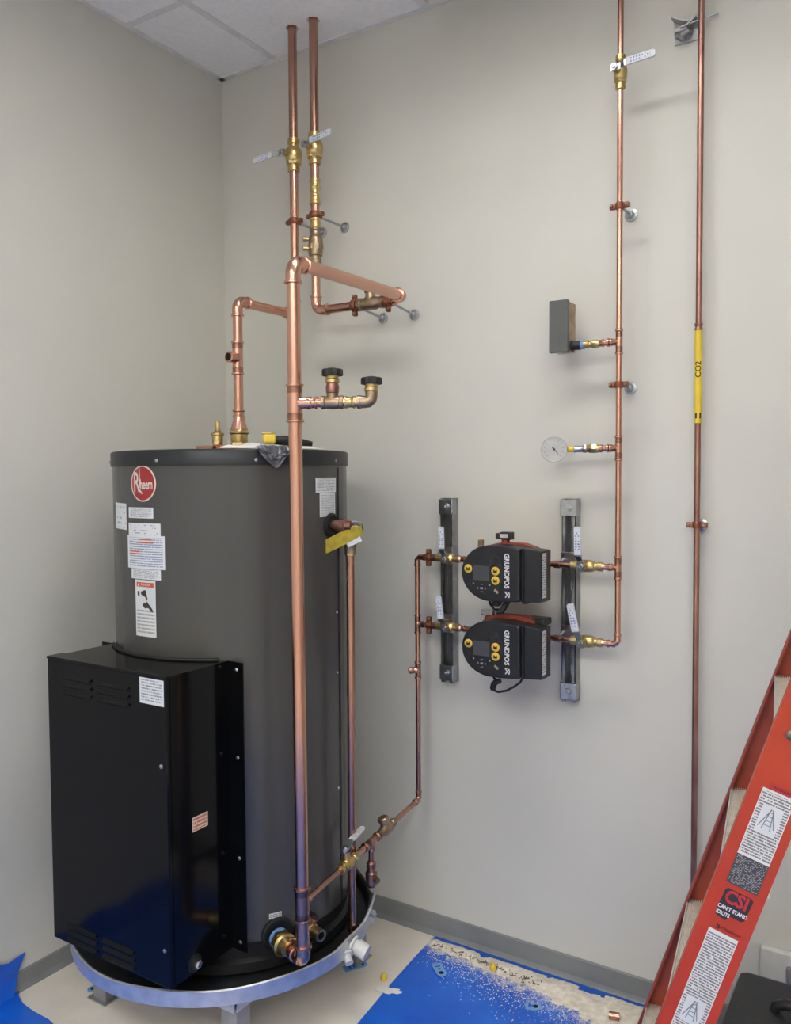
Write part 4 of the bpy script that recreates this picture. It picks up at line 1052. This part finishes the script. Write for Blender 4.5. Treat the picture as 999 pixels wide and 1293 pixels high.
# ------------------------------------------------------------------ ladder
AZ = yaw+math.atan((985-499.5)/1054.56)
LD = V((math.sin(AZ), math.cos(AZ), 0)); LE = V((math.cos(AZ), -math.sin(AZ), 0))
SLOPE = .328
S0 = 1.539
TN, TF = -1.037, -.580
def lp(t, s, z): return LD*t+LE*s+V((0, 0, z))
UA = (LE*SLOPE+Z_).normalized(); UB = (LE-Z_*SLOPE).normalized()
LAD = thing('step_ladder', 'orange fibreglass step ladder with stickers at the right edge', 'ladder', lp((TN+TF)/2, S0, 0))
RAILL = 1.90
def rail(t, inward, s0, sl, name, m, length=RAILL, web=.089, fl=.030):
    ua = (LE*sl+Z_).normalized(); ub = (LE-Z_*sl).normalized()
    o = lp(t, s0, 0); n = LD*inward
    prof = [(0, 0), (web, 0), (web, fl), (web-.004, fl), (web-.004, .004), (.004, .004), (.004, fl), (0, fl)]
    a = [o+ub*p+n*q for p, q in prof]; top = [q+ua*length for q in a]
    # level the feet with the floor
    a = [q-ua*(q.z/ua.z)+ua*(.002/ua.z) for q in a]
    k = len(prof); mb = MB(); mb.add(a+top, [(i, (i+1) % k, k+(i+1) % k, k+i) for i in range(k)]+[(0, 1, 4, 5), (1, 2, 3, 4), (5, 6, 7, 0), tuple(k+i for i in (5, 4, 1, 0)), tuple(k+i for i in (4, 3, 2, 1)), tuple(k+i for i in (0, 7, 6, 5))])
    return mb.build(name, m, LAD)
RN = rail(TN, 1, S0, SLOPE, 'side_rail', 'ladder_orange')
RF = rail(TF, -1, S0, SLOPE, 'side_rail', 'ladder_brown')
APEX_S = S0+SLOPE*1.80
for t, inn in ((TN+.03, 1), (TF-.03, -1)):
    # rear legs
    sl2 = -.36; s_base = APEX_S+.10+.36*1.80
    o = rail(t, inn, s_base, sl2, 'rear_leg', 'ladder_orange', 1.88, .05, .025)
for z in (.35, .9, 1.4):
    s = APEX_S+.10+.36*(1.80-z)+.02; MB().cyl(lp(TN+.03, s, z), lp(TF-.03, s, z), .010, 12).build('rear_brace', 'tread_lip', LAD)
tp = MB(); rot = Matrix((LE, LD, Z_)).transposed()
tp.box(lp((TN+TF)/2, APEX_S+.09, 1.825), (.24, TF-TN+.03, .05), rot, .008); tp.build('top_cap', 'case_black', LAD)
for z in (.241, .515, .793, 1.058, 1.325, 1.59):
    s = S0+SLOPE*z
    td = MB(); rot = Matrix((LE, LD, Z_)).transposed(); mid = (TN+TF)/2; Wd = TF-TN-.010
    td.box(lp(mid, s+.046, z-.010), (.084, Wd, .006), rot)
    td.box(lp(mid, s+.086, z-.018), (.003, Wd, .034), rot)
    tr = td.build('tread', 'tread', LAD)
    rb = MB()
    for k in range(20): rb.box(lp(mid, s+.0075+.0041*k, z-.0055), (.0026, Wd, .005), rot)
    rb.build('tread_ribs', 'tread', tr)
    MB().box(lp(mid, s+.004, z-.020), (.003, Wd, .040), rot).build('tread_lip', 'tread_lip', tr)
    for tt, sg in ((TN-.0, -1), ) if z > 1 else ():
        for ds in (.030,):
            q = lp(tt, s+ds, z-.006); MB().lathe(q, LD*sg, [(0, .0085), (.002, .008), (.004, .004)], 14).build('rivet', 'rivet', tr)
LO = lp(TN-.0004, S0, 0)
def lrect(mb, a0, b0, L, w, lift=0.0):   # a along rail (up), b across
    mb.quad(LO+UA*a0+UB*b0-LD*lift, UB, UA, w, L, 0.0); return mb
n1 = lrect(MB(), .884, .020, .130, .054, .0006).build('warning_label', 'label_ladder_short', RN); n1['label'] = 'white warning label with a small ladder drawing'
lrect(MB(), .826, .020, .058, .054, .0006).build('size_label', 'label_ladder_dark', RN)
n2 = lrect(MB(), .500, .022, .233, .051, .0006).build('warning_label', 'label_ladder', RN)
lrect(MB(), 1.014, .028, .012, .046, .0006).build('warning_heading', 'sticker_red', RN)
hm = MB(); lettering(hm, 'WARNING', .008, LO+UA*1.020+UB*.053-LD*.0012, UB, UA); lettering(hm, 'ATTENTION', .0072, LO+UA*.741+UB*.054-LD*.0012, UB, UA); hm.build('lettering', 'ink', RN)
hm = MB()
for b_ in (.033, .036): hm.box(LO+UA*.741+UB*b_-LD*.0008, (.0014, .0005, .008), Matrix((UB, LD, UA)).transposed())
hm.build('warning_symbol', 'ink', RN)
def pict(a0, b0, k):
    lrect(MB(), a0-.004*k, b0-.006*k, .052*k, .034*k, .0009).build('picture_field', 'label_white', RN)
    mb = MB(); R3 = Matrix((UB, LD, UA)).transposed()
    def bar(p, q, w=.0016):
        p, q = V((p[0], 0, p[1])), V((q[0], 0, q[1])); d = (q-p); ang = math.atan2(d.x, d.z)
        mb.box(LO+UA*(a0+(p.z+q.z)/2*k)+UB*(b0+(p.x+q.x)/2*k)-LD*.0013, (w, .0004, d.length*k), R3 @ Matrix.Rotation(ang, 3, 'Y'))
    bar((.004, .004), (.009, .042)); bar((.018, .004), (.013, .042)); bar((-.003, .006), (.010, .042)); bar((.023, .008), (.012, .042))
    for z in (.012, .020, .028, .036): bar((.005+z*.1, z), (.017-z*.1, z), .0013)
    mb.build('ladder_drawing', 'cord_grey', RN)
pict(.940, .036, 1.0); pict(.548, .036, 1.0)
bdg = [(.000, .004), (.004, .000), (.020, -.002), (.024, .008), (.044, .008), (.048, .012), (.050, .052), (.046, .056), (.006, .056), (.002, .052)]
cs = MB().prism(bdg, LO+UA*.760+UB*.022, UB, UA, .0008).build('round_badge', 'sticker_dark', RN); cs['label'] = 'dark CSI sticker with red capitals and white motto'
lt = MB(); lettering(lt, 'CSI', .034, LO+UA*.801+UB*.047-LD*.0014, UB, UA, sx=.82, bold=.0012); lt.build('lettering', 'sticker_red', cs)
lt = MB(); lettering(lt, "CAN'T STAND", .0098, LO+UA*.7795+UB*.047-LD*.0017, UB, UA, sx=.80, bold=.0003); lettering(lt, 'IDIOTS', .0098, LO+UA*.768+UB*.034-LD*.0017, UB, UA, sx=.75, bold=.0003); lt.build('lettering', 'white_print', cs)

# ------------------------------------------------------------------ floor film, dust and bits
def sheet(name, outline, z, m, label, cat, nsub=0):
    mb = MB(); mb.prism(outline, (0, 0, z), X_, Y_, .0012); return tag(mb.build(name, m), label, cat)
random.seed(11)
edge = [(.935, -.51), (.915, -.30), (.905, -.15), (.898, -.02)]
sheet('floor_film', [(.955, -1.05)]+edge+[(1.2, -.019), (1.7, -.020), (2.9, -.022), (2.9, -1.05)], .001, 'film_blue', 'blue protective film on the floor along the back wall', 'floor film')
def leftfilm():
    # one sheet: floor part plus the flap turned up on the left wall
    mb = MB(); N = 26; vs = []; fs = []
    ys = [-.905-.03*k for k in range(N)]
    pe = [(.006, -.905), (.030, -.925), (.075, -.940), (.130, -.945), (.200, -.945), (.30, -.965), (.45, -1.0), (.62, -1.03), (.95, -1.045), (2.9, -1.05), (2.9, -3.1), (.006, -3.1)]
    mb.prism(pe, (0, 0, .0030), X_, Y_, .0012)
    k0 = len(mb.v); rows = 9; cols = 40
    for i in range(cols+1):
        y = -.900-1.6*i/cols
        top = .105+.012*math.sin(i*1.3)+(-.02 if i == 1 else 0)
        for j in range(rows+1):
            w_ = j/rows
            ysh = y+(.028*(w_-.45) if i == 0 else 0)
            z = .004+top*w_
            x = .0185-.010*min(1, w_*2.2)+.003*math.sin(i*2.1+j*.9)*(1-abs(2*w_-1))
            if j == 0: x = .024
            vs.append(V((x, ysh if i else ysh-.02*(1-w_), z)))
    for i in range(cols):
        for j in range(rows): k = i*(rows+1)+j; fs.append((k, k+rows+1, k+rows+2, k+1))
    mb.add(vs, fs, True)
    return mb.build('floor_film', 'film_blue')
tag(leftfilm(), 'blue protective film in front of the heater turned up the left wall', 'floor film')
tag(MB().b2((.905, -.045, .0022), (1.66, -.0165, .0030)).build('tape_strip', 'tape_masking'), 'strip of blue tape along the foot of the back wall', 'tape')
# plaster dust: a thin uneven heap along the wall
def hsh(x, y): return (math.sin(x*127.1+y*311.7)*43758.5453) % 1
def vnoise(x, y):
    xi, yi = math.floor(x), math.floor(y); fx, fy = x-xi, y-yi; fx = fx*fx*(3-2*fx); fy = fy*fy*(3-2*fy)
    return (hsh(xi, yi)*(1-fx)+hsh(xi+1, yi)*fx)*(1-fy)+(hsh(xi, yi+1)*(1-fx)+hsh(xi+1, yi+1)*fx)*fy
def fbm(x, y): return .5*vnoise(x, y)+.25*vnoise(x*2.1+3, y*2.1)+.15*vnoise(x*4.3, y*4.3+7)+.1*vnoise(x*9, y*9)
def dens(x, y):
    # band of dust: begins at the film's left edge and widens towards the ladder
    yc = -.055-.040*max(0, min(1, (x-.9)/.75)); wd = .028+.055*max(0, min(1, (x-.92)/.7))
    if x < .915 or y > -.030: return -1
    return 1-abs(y-yc)/wd
dm = MB(); vs = {}; S = .006
nxd, nyd = int((1.78-.91)/S), int(.30/S)
def hgt(i, j):
    x, y = .91+i*S, -.31+j*S
    d = dens(x, y); return d+1.5*(fbm(x*22, y*22)-.5)-.12, x, y
idx = {}
def vid(i, j):
    if (i, j) not in idx:
        h, x, y = hgt(i, j); idx[(i, j)] = len(dm.v); dm.v.append(V((x+random.uniform(-.002, .002), y+random.uniform(-.002, .002), .0033+max(0, min(.009, h*.009)))))
    return idx[(i, j)]
for i in range(nxd):
    for j in range(nyd):
        if hgt(i, j)[0]+hgt(i+1, j+1)[0]+hgt(i+1, j)[0]+hgt(i, j+1)[0] > .15:
            dm.f.append((vid(i, j), vid(i+1, j), vid(i+1, j+1), vid(i, j+1))); dm.sm.append(True)
o = tag(dm.build('plaster_dust', 'dust'), 'heap of pale plaster dust along the foot of the back wall', 'dust'); o['kind'] = 'stuff'
# scattered crumbs
cm = MB()
for k in range(5200):
    x = random.uniform(.925, 1.85); d = abs(random.gauss(0, 1)); yc = -.055-.040*max(0, min(1, (x-.9)/.75)); y = yc-d*(.040+.09*max(0, min(1, (x-.9)/.8)))
    if y < -.6 or random.random() < .15: continue
    s = random.uniform(.0007, .0022); a = random.uniform(0, PI); z = .0024
    c, sn = math.cos(a)*s, math.sin(a)*s
    cm.add([(x+c, y+sn, z), (x-sn, y+c, z), (x-c, y-sn, z), (x+sn, y-c, z), (x, y, z+s*.9)], [(0, 1, 4), (1, 2, 4), (2, 3, 4), (3, 0, 4)])
for k in range(500):
    x = random.uniform(.80, .93); y = random.uniform(-.40, -.03); s = random.uniform(.0006, .0015); cm.add([(x+s, y, .0004), (x, y+s, .0004), (x-s, y, .0004), (x, y-s, .0004), (x, y, s)], [(0, 1, 4), (1, 2, 4), (2, 3, 4), (3, 0, 4)])
o = tag(cm.build('plaster_crumbs', 'dust'), 'fine plaster crumbs scattered over the blue film', 'dust'); o['kind'] = 'stuff'
sh = MB()
for k in range(90):
    x = random.uniform(.93, 1.30); y = -.06-.02*random.random()-.09*random.random()*(x-.85); a = random.uniform(0, PI); L = random.uniform(.004, .012)
    sh.box((x, y, .0125), (L, .0016, .0016), Matrix.Rotation(a, 3, 'Z') @ Matrix.Rotation(random.uniform(-.3, .3), 3, 'Y'))
o = tag(sh.build('metal_shavings', 'shaving'), 'grey metal shavings lying in the plaster dust', 'shavings'); o['kind'] = 'stuff'
# blue hang tags
def blue_tag(p, a, L, w, label):
    t = thing('hang_tag', label, 'tag', p, 'light blue hang tags on the floor')
    ux = V((math.cos(R(a)), math.sin(R(a)), 0)); uy = V((-ux.y, ux.x, 0))
    MB().prism([(-L/2, -w/2), (L/2-.012, -w/2), (L/2, -w/4), (L/2, w/4), (L/2-.012, w/2), (-L/2, w/2)], p, ux, uy, .0025).build('tag_plate', 'tag_blue', t)
    c = V(p)+ux*(L/2-.016)+V((0, 0, .0024)); MB().lathe(c, Z_, [(0, .0075), (.0006, .0075)], 14).build('tag_hole', 'dark_void', t)
    for k, (s, h) in enumerate(((-.25, .5), (-.05, .3))):
        MB().box(V(p)+ux*(L*s)+V((0, 0, .0028)), (.006, w*h, .0006), Matrix((ux, uy, Z_)).transposed()).build('tag_print', 'tape_masking', t)
blue_tag((.775, -.290, .0006), 60, .075, .030, 'blue hang tag on the bare floor beside the right stand leg')
blue_tag((.190, -.780, .0006), 232, .050, .026, 'blue hang tag on the floor beside the left stand leg')
blue_tag((1.008, -.178, .0052), 318, .066, .030, 'blue hang tag at the left end of the plaster dust')
blue_tag((1.318, -.192, .0052), 20, .044, .030, 'blue hang tag on the film nearest the middle of the dust')
blue_tag((1.572, -.150, .0052), 10, .040, .024, 'blue hang tag on the film beside the ladder foot')
def wire_nut(p, label):
    tag(MB().lathe(p, Z_, [(0, .009), (.006, .0105), (.014, .009), (.019, .005)], 14).build('wire_connector', 'tape_yellow'), label, 'connector')
wire_nut((.886, -.300, .0005), 'small yellow wire connector on the bare floor beside the film edge')
wire_nut((1.148, -.098, .0105), 'small yellow wire connector lying in the plaster dust')
cp = thing('pipe_offcut', 'short copper pipe end on the film near the ladder', 'pipe fitting', (1.53, -.13, .005))
MB().lathe((1.515, -.132, .0165), V((1, .25, 0)), [(0, .0105), (.028, .0105), (.028, .0085), (.002, .0085)], 18, caps=False).build('sleeve', 'copper_dull', cp)
sc_ = MB(); pl = []
for k in range(22):
    a = 2*PI*k/22; pl.append((.040*math.cos(a)*(1+.22*math.sin(k*2.7)), .014*math.sin(a)*(1+.3*math.cos(k*1.9))))
ux = V((.95, .30, 0)).normalized(); sc_.prism(pl, (.928, -.340, .0026), ux, V((-ux.y, ux.x, 0)), .0012)
tag(sc_.build('paper_scrap', 'paper'), 'torn white scrap lying across the left film edge', 'scrap')
